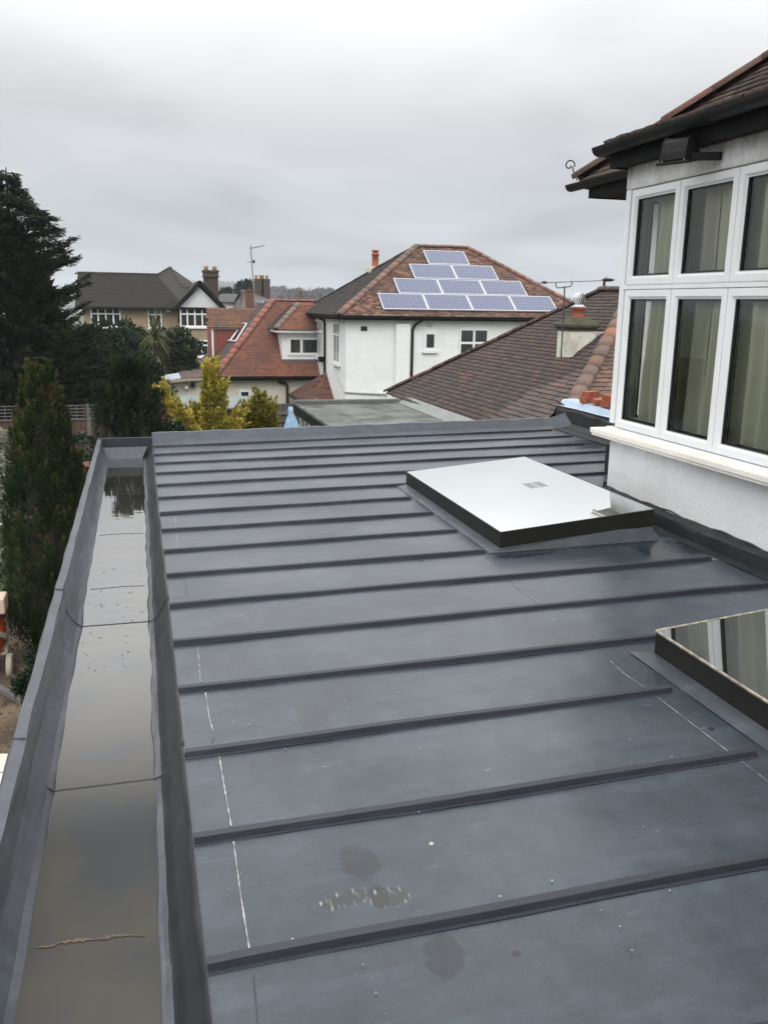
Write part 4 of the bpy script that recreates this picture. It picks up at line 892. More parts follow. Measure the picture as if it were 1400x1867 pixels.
# ================================================================== white house with solar panels
WH = thing('white_solar_house', 'white two storey house with hipped roof carrying a triangle of solar panels', 'house')
WX0, WY0, WR, WZ, WW, WD, WHh = 5.872, 26.6, -.0043, 1.134, 8.80, 6.90, 2.30
M_WSTUC = stucco('white_painted_brick', (.80, .81, .80), (.74, .75, .74), bump=.8, bscale=14, brick=True)
WM = Matrix.Translation((WX0, WY0, 0)) @ Matrix.Rotation(WR, 4, 'Z')
def wl(u, v, z): return WM @ Vector((u, v, z))
def white_house():
    m = WD/2; al = math.atan(WHh/m); k = 1/math.cos(al); R3 = WM.to_3x3()
    rf = MB().poly([wl(.1, .1, WZ-.05), wl(WW-.1, .1, WZ-.05), wl(WW-m, m, WZ+WHh-.07), wl(m, m, WZ+WHh-.07)], .02).build('roof', M_UNDER, WH)
    tile_plane(rf, wl(0, 0, WZ), R3 @ Vector((1, 0, 0)), R3 @ Vector((0, math.cos(al), math.sin(al))), [(0, 0), (WW, 0), (WW-m, m*k), (m, m*k)], T_STREAK, seed=21)
    tile_plane(rf, wl(0, WD, WZ), R3 @ Vector((0, -1, 0)), R3 @ Vector((math.cos(al), 0, math.sin(al))), [(0, 0), (WD, 0), (m, m*k)], T_DARK, seed=22)
    MB().poly([wl(WW, 0, WZ), wl(WW, WD, WZ), wl(WW-m, m, WZ+WHh-.02)], .03).poly([wl(WW, WD, WZ), wl(0, WD, WZ), wl(m, m, WZ+WHh-.02), wl(WW-m, m, WZ+WHh-.02)], .03).build('rear_slope', T_DARK, rf)
    o = .02
    hip_tiles(rf, wl(-.03, -.03, WZ+o), wl(m, m, WZ+WHh+o), T_HIP, r=.13, seg=.30, name='hip_tile', seed=7)
    hip_tiles(rf, wl(WW, 0, WZ+o), wl(WW-m, m, WZ+WHh+o), T_HIPR, r=.12, seg=.30, name='hip_tile', seed=8)
    hip_tiles(rf, wl(m, m, WZ+WHh+o), wl(WW-m, m, WZ+WHh+o), T_HIPR, r=.12, seg=.30, name='ridge_tile', seed=9)
    hip_tiles(rf, wl(0, WD, WZ+o), wl(m, m, WZ+WHh+o), T_DARK, r=.09, seg=.30, name='hip_tile', seed=10)
    e = .28; zt = WZ-.12
    MB().box((e, e, -4.2), (WW-e, WD-e, zt), WM).build('wall', M_WSTUC, WH)
    MB().box((1.85, e-.14, -4.2), (2.33, e, zt-.12), WM).build('chimney_breast', M_WSTUC, WH, bevel=.03)
    MB().box((.03, .04, WZ-.14), (WW-.03, .07, WZ-.02), WM).box((.03, .07, WZ-.14), (.06, WD-.04, WZ-.02), WM).box((.06, .07, WZ-.14), (WW-.06, e, WZ-.12), WM).box((.06, e, WZ-.14), (e, WD, WZ-.12), WM).build('fascia', M_BLACKWOOD, WH)
    eaves_gutter(wl(.0, -.01, WZ-.02), wl(WW, -.01, WZ-.02), R3 @ Vector((0, -1, 0)), WH, .055); eaves_gutter(wl(-.01, 0, WZ-.02), wl(-.01, WD, WZ-.02), R3 @ Vector((-1, 0, 0)), WH, .055)
    # downpipes
    MB().tube([wl(2.75, .0, WZ-.06), wl(2.70, .02, WZ-.10), wl(2.48, .18, WZ-.28), wl(2.42, e-.05, WZ-.42), wl(2.41, e-.05, -3.9)], .042, 8).build('downpipe', M_BLACKPL, WH, True)
    MB().tube([wl(0, 3.9, WZ-.05), wl(.06, 3.9, WZ-.12), wl(.20, 3.4, WZ-.22), wl(e-.05, 3.35, WZ-.32), wl(e-.05, 3.35, -3.9)], .042, 8).build('downpipe', M_BLACKPL, WH, True)
    MB().box((e-.16, 3.5, -.50), (e-.02, 4.0, -.34), WM).build('security_lamp', M_BLACKWOOD, WH)
    MB().tube([wl(e-.02, 1.2, -.85), wl(e-.03, e-.04, -1.22), wl(1.4, e-.03, -1.30)], .03, 8).build('waste_pipe', M_PIPE, WH, True)
    MB().tube([wl(1.4, e-.03, -1.30), wl(1.5, e-.03, -1.25), wl(1.62, e-.03, -1.33)], .05, 8).build('pipe_elbow', M_WINF, WH, True)
    MB().box((.76, e-.015, .66), (.96, e+.01, .80), WM).build('air_vent', M_GASKET, WH)
    # windows: front
    N_ = R3 @ Vector((0, -1, 0)); U_ = R3 @ Vector((1, 0, 0))
    windows_block(WH, wl(2.80, e, .06), U_, N_, .44, .60, [], [], M_WINF, M_PANE, fw=.09, sill=.05)
    windows_block(WH, wl(3.98, e, -.45), U_, N_, 1.02, 1.22, [.5], [.62], M_WINF, M_PANE, fw=.07, sill=.05)
    MB().box((2.90, e-.02, .80), (3.08, e, .92), WM).build('air_vent', material('dirty_vent', (.5, .5, .49), .8), WH)
    U2 = R3 @ Vector((0, -1, 0)); N2 = R3 @ Vector((-1, 0, 0))
    windows_block(WH, wl(e, 2.0, -.42), U2, N2, .92, 1.32, [.5], [.70], M_WINF, M_PANEC, fw=.07, sill=.06)
    windows_block(WH, wl(e, 5.15, -.42), U2, N2, 1.35, 1.32, [.33, .67], [.70], M_WINF, M_PANEC, fw=.08, sill=.06)
    # pot and stack behind the left slope
    pc = at(684, 488, 31.5); pm = Matrix.Translation((pc.x, pc.y, 0))
    MB().box((-.30, -.3, 1.6), (.30, .3, pc.z+.02), pm).build('chimney', M_CREAM, WH, bevel=.02); ck = WH.children[-1]
    MB().lathe([(.14, pc.z), (.12, pc.z+.06), (.12, pc.z+.42), (.145, pc.z+.43), (.145, pc.z+.48), (.10, pc.z+.49), (.10, pc.z+.56), (.15, pc.z+.565), (.15, pc.z+.59), (.05, pc.z+.62)], 14, pm).build('chimney_pot', M_POT, ck, True)
    # side bay with its small hipped roof
    b0 = at(590, 722, 30.0)
    bx = wl(e, 0, 0).x
    base = MB(); z1_, z2_ = -1.72, -.95; ya, yb = 28.6, 31.0; xo = bx-1.0
    for nm, a, bq, c, mt in (('side', (xo, ya, z1_), (bx, ya-.1, z1_), (bx, ya+1.0, z2_), None),): pass
    apx = Vector((bx, 29.9, z2_+.1)); c1 = Vector((bx+.02, ya-.15, z1_)); c2 = Vector((xo+.35, ya-.15, z1_)); c3 = Vector((xo-.12, ya+.35, z1_)); c4 = Vector((xo-.12, yb, z1_)); ap2 = Vector((bx-.40, 29.6, z2_+.06))
    br = MB().box((bx-.6, ya+.4, z1_-.1), (bx, yb-.3, z1_)).build('bay_roof', M_UNDER, WH)
    for (P, Qn, apex) in ((c2, c1, apx), (c3, c2, apx), (c4, c3, apx)):
        u = (Qn-P); L = u.length; u.normalize(); w_ = apex-P; a_ = w_.dot(u); v_ = w_-u*a_; b_ = v_.length; v_.normalize()
        tile_plane(br, P, u, v_, [(0, 0), (L, 0), (min(max(a_, 0), L) if True else a_, b_)], T_BAY, seed=31)
    hip_tiles(br, c3, apx, T_DARK, r=.06, seg=.30, name='hip_tile'); hip_tiles(br, c2, apx, T_BAY, r=.05, seg=.3, name='hip_tile')
    MB().tube([c1, c2, c3, c4], .05, 8).build('gutter', M_BLACKPL, WH)
    wv = Matrix.Identity(4); MB().box((xo+.12, ya+.05, -4.0), (bx, yb-.1, z1_-.02)).build('bay_wall', M_WINF, WH)
    windows_block(WH, (xo+.25, ya+.05, -3.0), (1, 0, 0), (0, -1, 0), .85, 1.2, [], [.72], M_WINF, M_PANE, fw=.10)
    windows_block(WH, (xo+.12, yb-.3, -3.0), (0, -1, 0), (-1, 0, 0), 1.9, 1.2, [.33, .66], [.72], M_WINF, M_PANE, fw=.08)
T_HIPR = tile_material('brown_red_hip_tile', [(0, (.16, .085, .065)), (1, (.27, .115, .08))], moss=(.14, .11, .09), mossamt=.5)
T_BAY = tile_material('dark_red_tile', [(0, (.10, .05, .04)), (1, (.20, .085, .06))], mossamt=.4)
M_PIPE = material('pale_waste_pipe', (.42, .42, .41), .5)
white_house()
def solar():
    m_ = bpy.data.materials.new('photovoltaic_cells'); m_.use_nodes = True; t = m_.node_tree; b = t.nodes['Principled BSDF']
    tcn = nd(t, 'ShaderNodeTexCoord'); sp = nd(t, 'ShaderNodeSeparateXYZ'); t.links.new(tcn.outputs['Object'], sp.inputs[0])
    def line(c, step, w): 
        f = math_(t, 'FRACT', math_(t, 'DIVIDE', math_(t, 'ADD', c, 10.0*step), step)); return math_(t, 'MAXIMUM', math_(t, 'LESS_THAN', f, w), math_(t, 'GREATER_THAN', f, 1-w))
    ln = math_(t, 'MAXIMUM', line(sp.outputs[0], CELLW, .055), line(sp.outputs[1], CELLH, .055)); bus = line(sp.outputs[0], CELLW/2, .03)
    vo = nd(t, 'ShaderNodeTexVoronoi'); vo.inputs['Scale'].default_value = 26; t.links.new(tcn.outputs['Object'], vo.inputs['Vector'])
    cc = mixc(t, vo.outputs['Color'], (.038, .052, .115), (.054, .072, .145)); cc = mixc(t, math_(t, 'MULTIPLY', bus, .25), cc, (.2, .22, .25)); cc = mixc(t, math_(t, 'MULTIPLY', ln, .45), cc, (.19, .21, .26))
    t.links.new(cc, b.inputs['Base Color']); b.inputs['Roughness'].default_value = .16; b.inputs['IOR'].default_value = 1.62
    M_PF = material('panel_frame', (.62, .63, .65), .35, metallic=.5); M_RAIL = material('panel_rail', (.10, .10, .10), .5)
    arr = thing('solar_array', 'triangle of ten blue solar panels in four rows on the white house roof', 'solar panels')
    m = WD/2; al = math.atan(WHh/m); R3 = WM.to_3x3(); U = R3 @ Vector((1, 0, 0)); V = R3 @ Vector((0, math.cos(al), math.sin(al))); N = U.cross(V)
    def on_roof(px, py, off=.09):
        d = CR*(px-700)-CU*(py-933.5)+CF*FPX; P0 = wl(0, 0, WZ)+N*off; tt = (P0-EYE).dot(N)/d.dot(N); q = EYE+d*tt-P0; return q.dot(U), q.dot(V)
    corners = [((686, 535), (1015, 569), (701, 563), 4), ((716, 507), (961, 538), (728, 535), 3), ((744, 481), (908, 509), (757, 507), 2), ((770, 456), (858, 482), (782, 481), 1)]
    rows = []
    for (tl, brr, blq, n) in corners:
        a0, b1 = on_roof(*tl); a1, b0 = on_roof(*brr); a0b, b0b = on_roof(*blq); rows.append((a0, a0b, a1, b0, b0b, b1, n))
    pw = sum((r[2]-(r[0]+r[1])/2)/r[6] for r in rows)/4; 
    ph = sum(r[5]-r[4] for r in rows)/4
    print('panel size', pw, ph, rows)
    for (a0, a0b, a1, b0, b0b, b1, n) in rows:
        s0 = (a0+a0b)/2; w_ = pw; bb = (b0b+b1)/2-ph/2
        for i in range(n):
            P = wl(0, 0, WZ)+N*.09+U*(s0+w_*i+w_/2)+V*(bb+ph/2)
            M = Matrix(((U.x, V.x, N.x, P.x), (U.y, V.y, N.y, P.y), (U.z, V.z, N.z, P.z), (0, 0, 0, 1)))
            hw, hh = w_/2-.008, ph/2-.006
            c = MB().box((-hw+.02, -hh+.02, -.03), (hw-.02, hh-.02, .0)).build('solar_panel', m_, arr); c.matrix_local = M
            f = MB(); 
            for q in (((-hw, -hh, -.035), (hw, -hh+.024, .006)), ((-hw, hh-.024, -.035), (hw, hh, .006)), ((-hw, -hh+.024, -.035), (-hw+.024, hh-.024, .006)), ((hw-.024, -hh+.024, -.035), (hw, hh-.024, .006))): f.box(*q)
            f.build('panel_frame', M_PF, c)
        rl = MB()
        for fq in (.2, .8): rl.beam(wl(0, 0, WZ)+N*.035+U*(s0-.05)+V*(bb+ph*fq), wl(0, 0, WZ)+N*.035+U*(s0+w_*n+.05)+V*(bb+ph*fq), .04, .04, N)
        rl.build('mounting_rail', M_RAIL, arr)
CELLW, CELLH = .156, .16
solar()

# ================================================================== red bungalow with dormers
RH = thing('red_roof_bungalow', 'cream bungalow with orange red tiled roof, white front dormer and side rooflight', 'bungalow')
def red_house():
    Y0 = 31.0; e0 = at(392, 685, Y0); e1 = at(600, 690, Y0); z = at(460, 686, Y0).z; x0 = e0.x; 
    top = at(497, 548, Y0+3.1); m = top.x-x0; h = top.z-z; W_ = 7.5; dY = 3.1
    rf = MB().box((x0+.6, Y0+.5, z-.1), (x0+W_, Y0+5.5, z)).build('roof', M_UNDER, RH)
    # front slope
    vv = Vector((0, dY, h)); L = vv.length; vv.normalize()
    tile_plane(rf, (x0, Y0, z), (1, 0, 0), vv, [(0, 0), (W_, 0), (W_, L), (m, L)], T_RED, seed=41)
    # left slope (brown), swept lower than the front eave
    A = Vector((x0, Y0, z)); T = Vector((x0+m, Y0+dY, z+h)); low = Vector((at(331, 690, Y0+.1)))
    low = Vector((low.x, Y0, low.z)); u = Vector((0, 1, 0))
    vs = Vector((m, 0, h)); Ls = vs.length; vs.normalize()
    tile_plane(rf, (x0, Y0+8.2, z), (0, -1, 0), vs, [(0, 0), (8.2, 0), (8.2-dY, Ls), (2.2, Ls)], T_RH2, seed=42)
    # bell-cast lower part running out to the left
    d = (A-low); Ld = d.length; d.normalize(); tile_plane(rf, (low.x, Y0+8.0, low.z), (0, -1, 0), d, [(0, 0), (8.0, 0), (8.0, Ld+.02), (0, Ld+.02)], T_RH2, seed=43)
    hip_tiles(rf, A+Vector((-.02, -.02, .03)), T+Vector((0, 0, .03)), T_REDHIP, r=.14, seg=.32, name='hip_tile', seed=3)
    hip_tiles(rf, T+Vector((0, 0, .02)), T+Vector((3.6, 0, .02)), T_REDHIP, r=.10, seg=.32, name='ridge_tile', seed=4)
    # body
    zl = low.z
    bd = MB(); g = -4.0; X2 = x0+W_-.2
    P = [(low.x+.1, zl-.06), (x0+.15, z-.08), (X2, z-.08), (X2, g), (low.x+.1-.9, g), (low.x+.1-.9, zl-.42)]
    bd.poly([(x, Y0+.25, zz) for x, zz in P]); bd.v += [(x, Y0+7.8, zz) for x, zz in P]; n = len(P)
    bd.f += [(i, n+i, n+(i+1) % n, (i+1) % n) for i in range(n)]; bd.build('wall', M_CREAM, RH)
    # pale ribbed sheet on the lean-to
    ls = at(275, 690, Y0+.1); lt = at(325, 672, Y0+.1)
    sh = MB(); pA = Vector((low.x-.02, 0, low.z+.02)); pB = Vector((at(275, 697, Y0).x, 0, at(275, 697, Y0).z)); nr = 22
    for i in range(nr):
        f0, f1 = i/nr, (i+.55)/nr; yy0, yy1 = Y0+1.9*f0, Y0+1.9*f1
        a = pA+(pB-pA)*0; sh.poly([(pA.x, yy0, pA.z+.03), (pA.x, yy1, pA.z+.03), (pB.x, yy1, pB.z+.03), (pB.x, yy0, pB.z+.03)], .02)
    sh.poly([(pA.x, Y0, pA.z), (pA.x, Y0+1.9, pA.z), (pB.x, Y0+1.9, pB.z), (pB.x, Y0, pB.z)], .02)
    sh.build('lean_to_sheeting', material('white_ribbed_sheet', (.66, .70, .73), .35, var=(.52, .56, .6), nscale=4), RH)
    MB().beam((pA.x+.1, Y0-.04, pA.z-.06), (pB.x-.05, Y0-.04, pB.z-.06), .06, .10).beam((pA.x+.1, Y0-.04, pA.z-.06), (x0+.1, Y0-.04, z-.06), .06, .09).build('barge_board', material('pinkish_barge', (.36, .28, .24), .8), RH)
    # eave gutter, downpipes
    eaves_gutter((x0+.05, Y0-.06, z-.02), (x0+W_, Y0-.06, z-.02), (0, -1, 0), RH, .06)
    MB().box((x0+.08, Y0-.02, z-.15), (x0+W_, Y0+.25, z-.05)).build('fascia', M_BLACKWOOD, RH)
    q = at(402, 700, Y0+.18); MB().tube([(q.x, Y0, z-.05), (q.x, Y0+.18, z-.25), (q.x, Y0+.18, -4)], .045, 8).build('downpipe', M_BLACKPL, RH, True)
    q = at(508, 700, Y0+.18); q2 = at(524, 720, Y0+.18)
    MB().tube([(q.x, Y0, z-.05), (q.x, Y0+.15, z-.16), (q.x+.04, Y0+.17, z-.24), (q2.x-.05, Y0+.17, z-.27), (q2.x, Y0+.17, z-.36), (q2.x, Y0+.17, -4)], .055, 8).build('downpipe', M_PIPEB, RH, True)
    w0 = at(436, 712, Y0+.25); windows_block(RH, (w0.x, Y0+.25, w0.z-.8), (1, 0, 0), (0, -1, 0), .40, .82, [], [], M_WINF, M_PANE, fw=.07)
    for (px, py, s) in ((340, 706, .05), (345, 696, .04), (352, 702, .07)):
        q = at(px, py, Y0+.2); MB().box((q.x-s, Y0+.1, q.z-s), (q.x+s, Y0+.25, q.z+s)).build('wall_lamp', M_WINF if s < .06 else M_BLACKWOOD, RH, bevel=.01)
    # front dormer
    Yd = Y0+.55
    a = at(514, 606, Yd); b = at(514, 655, Yd); dx0 = a.x; dz1, dz0 = a.z, b.z; dx1 = dx0+2.3
    dm = MB().box((dx0, Yd, dz0), (dx1, Yd+2.6, dz1)).build('dormer', M_WINF, RH)
    c0 = at(525, 614, Yd); windows_block(dm, (c0.x, Yd, dz0+.14), (1, 0, 0), (0, -1, 0), 1.15, dz1-dz0-.30, [.42], [], M_WINF, M_PANE, fw=.09)
    MB().box((dx0-.25, Yd-.25, dz1), (dx1+.2, Yd+2.2, dz1+.10)).build('dormer_fascia', M_WINF, dm)
    MB().box((dx0+.02, Yd-.03, dz0-.16), (dx1, Yd+.02, dz0)).build('dormer_apron', M_LEAD, dm)
    dT = at(548, 555, Yd+1.6); hz = dT.z-(dz1+.10); mm = 1.30; P0 = Vector((dx0-.28, Yd-.28, dz1+.11)); hd = min(hz, 1.2)
    vf = Vector((0, mm, hd)); Lf = vf.length; vf.normalize(); dr = MB().box((dx0, Yd, dz1+.1), (dx1, Yd+1.5, dz1+.14)).build('dormer_roof', M_UNDER, RH)
    tile_plane(dr, P0, (1, 0, 0), vf, [(0, 0), (2.9, 0), (2.9, Lf), (mm*.8, Lf)], T_RED, seed=44)
    vl = Vector((mm*.8, 0, hd)); Ll = vl.length; vl.normalize()
    tile_plane(dr, P0+Vector((0, 2.6, 0)), (0, -1, 0), vl, [(0, 0), (2.6, 0), (2.6-mm, Ll), (0, Ll)], T_DARK, seed=45)
    hip_tiles(dr, P0+Vector((0, 0, .02)), P0+Vector((mm*.8, mm, hd+.02)), T_HIPG, r=.12, seg=.32, name='hip_tile')
    # side dormer on the brown slope, with tile-hung cheek
    s0 = at(381, 566, Y0+4.2); s1 = at(444, 568, Y0+4.2)
    Ys = Y0+4.6; p0 = at(386, 598, Ys); p1 = at(424, 650, Ys)
    sx0, sz1 = at(387, 598, Ys).x, at(387, 598, Ys).z
    sdm = MB().box((sx0, Ys, sz1-1.3), (sx0+1.5, Ys+2.6, sz1)).build('side_dormer', M_BRICKW, RH)
    MB().box((sx0-.03, Ys-.03, sz1-1.2), (sx0+.05, Ys+.04, sz1)).box((sx0-.03, Ys-.05, sz1-.04), (sx0+1.0, Ys-.01, sz1+.03)).build('dormer_trim', M_WINF, sdm)
    zr = at(381, 565, Ys+.9).z; vf = Vector((0, .9, zr-sz1)); Lf = vf.length; vf.normalize()
    tile_plane(sdm, (sx0-.15, Ys-.12, sz1+.03), (1, 0, 0), vf, [(0, 0), (1.9, 0), (2.3, Lf), (0, Lf)], T_RH3, seed=46)
    hip_tiles(sdm, (sx0-.15, Ys+.8, zr+.03), (sx0+2.0, Ys+.8, zr+.03), T_RH3, r=.07, seg=.3)
    # rooflight on the side slope: found on its plane
    n = Vector((-h, 0, m)).normalized()
    def onp(px, py, off=.06):
        d_ = CR*(px-700)-CU*(py-933.5)+CF*FPX; P0_ = Vector((x0, Y0, z))+n*off; return EYE+d_*((P0_-EYE).dot(n)/d_.dot(n))
    q = [onp(410, 620), onp(430, 622), onp(450, 590), onp(436, 587)]
    MB().poly(q, .06, n).build('side_rooflight', M_PANE, RH); rl = RH.children[-1]
    e_ = MB()
    for i in range(4): e_.tube([q[i], q[(i+1) % 4]], .03, 5)
    e_.tube([(q[0]+q[1])/2, (q[2]+q[3])/2], .025, 5); e_.build('rooflight_frame', M_ALU, rl)
    # lead saddle by the ridge
    MB().poly([onp(447, 553), onp(480, 553), onp(484, 547), onp(455, 546)], .03, n).build('lead_saddle', M_LEAD, RH)
T_RH2 = tile_material('grey_brown_tile', [(0, (.10, .08, .073)), (.6, (.15, .11, .095)), (1, (.20, .135, .11))], moss=(.12, .105, .095), mossamt=.5)
T_RH3 = tile_material('brown_orange_tile', [(0, (.14, .085, .06)), (1, (.26, .13, .085))], moss=(.12, .09, .07), mossamt=.5)
T_REDHIP = tile_material('red_hip', [(0, (.20, .075, .055)), (1, (.30, .10, .065))], moss=(.17, .12, .10), mossamt=.5, nscale=2)
T_HIPG = tile_material('grey_hip', [(0, (.15, .12, .10)), (1, (.20, .14, .11))], mossamt=.3)
M_PIPEB = material('brown_pipe', (.035, .022, .02), .4)
M_LEAD = material('lead_sheet', (.12, .14, .17), .5, var=(.09, .10, .12), nscale=4)
M_BRICKW = material('red_tile_hanging', (.25, .075, .05), .85, var=(.17, .055, .04), nscale=5, bump=.5, bscale=20)
red_house()
# tall tv mast and brick stack behind the red bungalow
def mast():
    Yp = 37.5; t_ = thing('tall_tv_mast', 'tall thin mast with two aerials on the brick stack behind the red roof', 'tv aerial')
    M_ = material('galvanised', (.28, .29, .30), .45, metallic=.5)
    MB().tube([at(465, 560, Yp), at(461, 500, Yp), at(457, 447, Yp)], .026, 6).build('mast', M_, t_)
    MB().tube([at(456, 453, Yp), at(482, 447.5, Yp)], .024, 6).build('boom', M_, t_)
    for i in range(7): q = at(459+i*3.5, 452-i*.7, Yp); MB().tube([q-Vector((0, .2, .0)), q+Vector((0, .2, 0))], .008, 4).build('element', M_, t_)
    MB().tube([at(450, 478, Yp), at(464, 477, Yp)], .018, 6).build('small_boom', M_, t_)
    for i in range(4): q = at(451+i*3, 478, Yp); MB().tube([q-Vector((0, .15, .0)), q+Vector((0, .15, 0))], .008, 4).build('element', M_, t_)
    MB().box(tuple(at(463, 477, Yp)-Vector((.04, .04, .06))), tuple(at(463, 477, Yp)+Vector((.04, .04, .06)))).build('balun_box', M_GASKET, t_)
    c = at(455, 530, Yp+.2); s = thing('brick_chimney_stack', 'brown brick chimney stack carrying the tall mast behind the red roof', 'chimney', (c.x, c.y, 0))
    zt = at(455, 529, Yp).z; MB().box((-.17, -.2, -.5), (.17, .2, zt-.05)).box((-.20, -.23, zt-.05), (.20, .23, zt)).build('stack', material('brown_stack_brick', (.16, .09, .06), .9, var=(.10, .06, .045), nscale=8, bump=.6, bscale=20), s, bevel=.01)
    MB().lathe([(.08, zt), (.07, zt+.10), (.08, zt+.12)], 10).build('chimney_pot', M_MOSS, s)
mast()

# ================================================================== tan house with white gable
TH = thing('tan_gabled_house', 'tan pebbledashed house with dark roof and white weatherboarded gable, far left', 'house')
def tan_house():
    Y0 = 46.0; M_TAN = stucco('tan_pebbledash', (.30, .235, .155), (.235, .185, .12), bump=.6, bscale=8)
    zE = at(230, 560, Y0).z; xl = at(137, 560, Y0).x; xr = at(412, 560, Y0).x
    yr = Y0+4.0; zr = at(220, 499, yr).z; xg0 = at(322, 560, Y0-.3).x
    T_TAN = T_DARK2
    h = zr-zE; v = Vector((0, 4.0, h)); L = v.length; v.normalize()
    rf = MB().box((xl+.3, Y0+.4, zE-.2), (xr-.2, Y0+8, zE-.1)).build('roof', M_UNDER, TH)
    X_r = at(300, 499, yr).x
    tile_plane(rf, (xl, Y0, zE), (1, 0, 0), v, [(0, 0), (xr-xl-1.2, 0), (X_r-xl+.6, L), (0, L)], T_TAN, w=.3, g=.16, seed=51)
    hip_tiles(rf, (xl, yr, zr), (X_r, yr, zr), T_TAN, r=.12, seg=.45)
    # higher cross roof with peak
    pk = at(311, 487, yr+.6); hr = at(352, 517, Y0+1.6); ft = at(352, 556, Y0+.3)
    MB().poly([(X_r-.6, yr-.3, zr-.3), (pk.x, yr-1.0, zr-.6), tuple(pk)], .05).poly([tuple(pk), (X_r-.9, yr, zr-.3), (X_r-.1, yr+.4, zr)], .05)
    cr = MB(); p_l = Vector((X_r-.35, yr-.05, zr)); p_b = Vector((X_r+.1, Y0+.3, zE+.1)); p_r = Vector((xr+.1, Y0+2.4, zE+.2)); fr_ = Vector((at(352, 556, Y0).x, Y0+.1, zE+.1))
    cr.poly([p_l, p_b, fr_, pk], .08); cr.poly([pk, fr_, p_r], .08)
    cr.build('cross_roof', T_TAN, TH)
    hip_tiles(TH.children[-1], p_l, pk, T_TAN, r=.10, seg=.4, name='hip_tile'); hip_tiles(TH.children[-1], pk, fr_+(pk-fr_)*.45, T_TAN, r=.08, seg=.4, name='hip_tile')
    # gable projecting to the front
    Yg = Y0-.9; a = at(328, 560, Yg); b = at(401, 560, Yg); c = at(364, 524, Yg)
    MB().poly([(a.x, Yg, a.z), (b.x, Yg, a.z), (c.x, Yg, c.z)], .06, Vector((0, -1, 0))).build('gable_boarding', M_BOARD, TH)
    e0 = at(318, 564, Yg-.15); e1 = at(412, 562, Yg-.15); ap = at(365, 514, Yg-.15); zb = e0.z
    MB().beam(Vector((e0.x, Yg-.12, zb)), Vector((ap.x, Yg-.12, ap.z)), .30, .16).beam(Vector((ap.x, Yg-.12, ap.z)), Vector((e1.x, Yg-.12, zb)), .30, .16).beam(Vector((a.x, Yg-.08, a.z-.05)), Vector((b.x, Yg-.08, a.z-.05)), .12, .10).build('barge_board', M_BLACKWOOD, TH)
    back = Y0+3.0
    gr_ = MB().poly([(e0.x, Yg-.1, zb+.06), (ap.x, Yg-.1, ap.z+.08), (ap.x, back, ap.z+.08), (e0.x+.4, back, zb+.3)], .05).poly([(ap.x, Yg-.1, ap.z+.08), (e1.x, Yg-.1, zb+.06), (e1.x, back, zb+.06), (ap.x, back, ap.z+.08)], .05).build('gable_roof', T_TAN, TH)
    ww = MB().box((xl+.35, Y0+.35, -4.2), (xr-.25, Y0+8, zE-.05)); ww.box((a.x+.05, Yg+.04, -4.2), (b.x-.05, Y0+.36, a.z-.02)); ww.build('wall', M_TAN, TH)
    MB().box((xl+.1, Y0-.02, zE-.12), (a.x, Y0+.35, zE-.04)).build('fascia', M_BLACKWOOD, TH)
    Yw = Y0+.35
    def win(px0, px1, pyt, pyb, cols, Yv, lat=.14):
        p = at(px0, pyb, Yv); q = at(px1, pyt, Yv); windows_block(TH, (p.x, Yv, p.z), (1, 0, 0), (0, -1, 0), q.x-p.x, q.z-p.z, cols, [.68], M_WINF, M_PANE, fw=.07, sill=.06)
    win(167, 220, 561, 596, [.25, .5, .75], Yw); win(271, 295, 562, 598, [.5], Yw); win(329, 382, 562, 596, [.25, .5, .75], Yg+.04); win(356, 381, 620, 650, [.5], Yg+.04)
    MB().beam((at(347, 562, Yg).x-.55, Yg+.3, zE-.1), (at(347, 562, Yg).x-.55, Yg+.3, zE-.75), .07, .07, (0, 1, 0)).build('gable_bracket', M_BLACKWOOD, TH)
    q = at(307, 565, Yw-.05); MB().lathe([(.12, q.z-.1), (.14, q.z), (.10, q.z+.08)], 12, Matrix.Translation((q.x, Yw-.1, 0))).build('alarm_box', M_WINF, TH)
    # chimney
    c0 = at(384, 497, Y0+2.5); w_ = .42; zt = at(384, 493, Y0+2.5).z
    MB().box((c0.x-w_*.85, c0.y-.4, zE), (c0.x+w_*.85, c0.y+.4, zt-.35)).box((c0.x-w_, c0.y-.5, zt-.35), (c0.x+w_, c0.y+.5, zt-.28)).box((c0.x-w_*.9, c0.y-.45, zt-.28), (c0.x+w_*.9, c0.y+.45, zt-.1)).box((c0.x-w_, c0.y-.5, zt-.1), (c0.x+w_, c0.y+.5, zt)).build('chimney', M_DBRICK, TH, bevel=.01); ck = TH.children[-1]
    for dx in (-.22, .22): MB().lathe([(.13, zt-.02), (.11, zt+.1), (.12, zt+.2), (.09, zt+.21)], 10, Matrix.Translation((c0.x+dx, c0.y, 0))).build('chimney_pot', M_YPOT, ck, True)
M_DBRICK = material('dark_brick', (.075, .055, .045), .9, var=(.05, .04, .035), nscale=6, bump=.6, bscale=18); M_YPOT = material('buff_pot', (.25, .15, .07), .8)
T_DARK2 = tile_material('old_dark_tile', [(0, (.022, .020, .018)), (1, (.036, .031, .027))], moss=(.036, .032, .023), mossamt=.6, nscale=.6)
M_BOARD = bpy.data.materials.new('white_weatherboard')
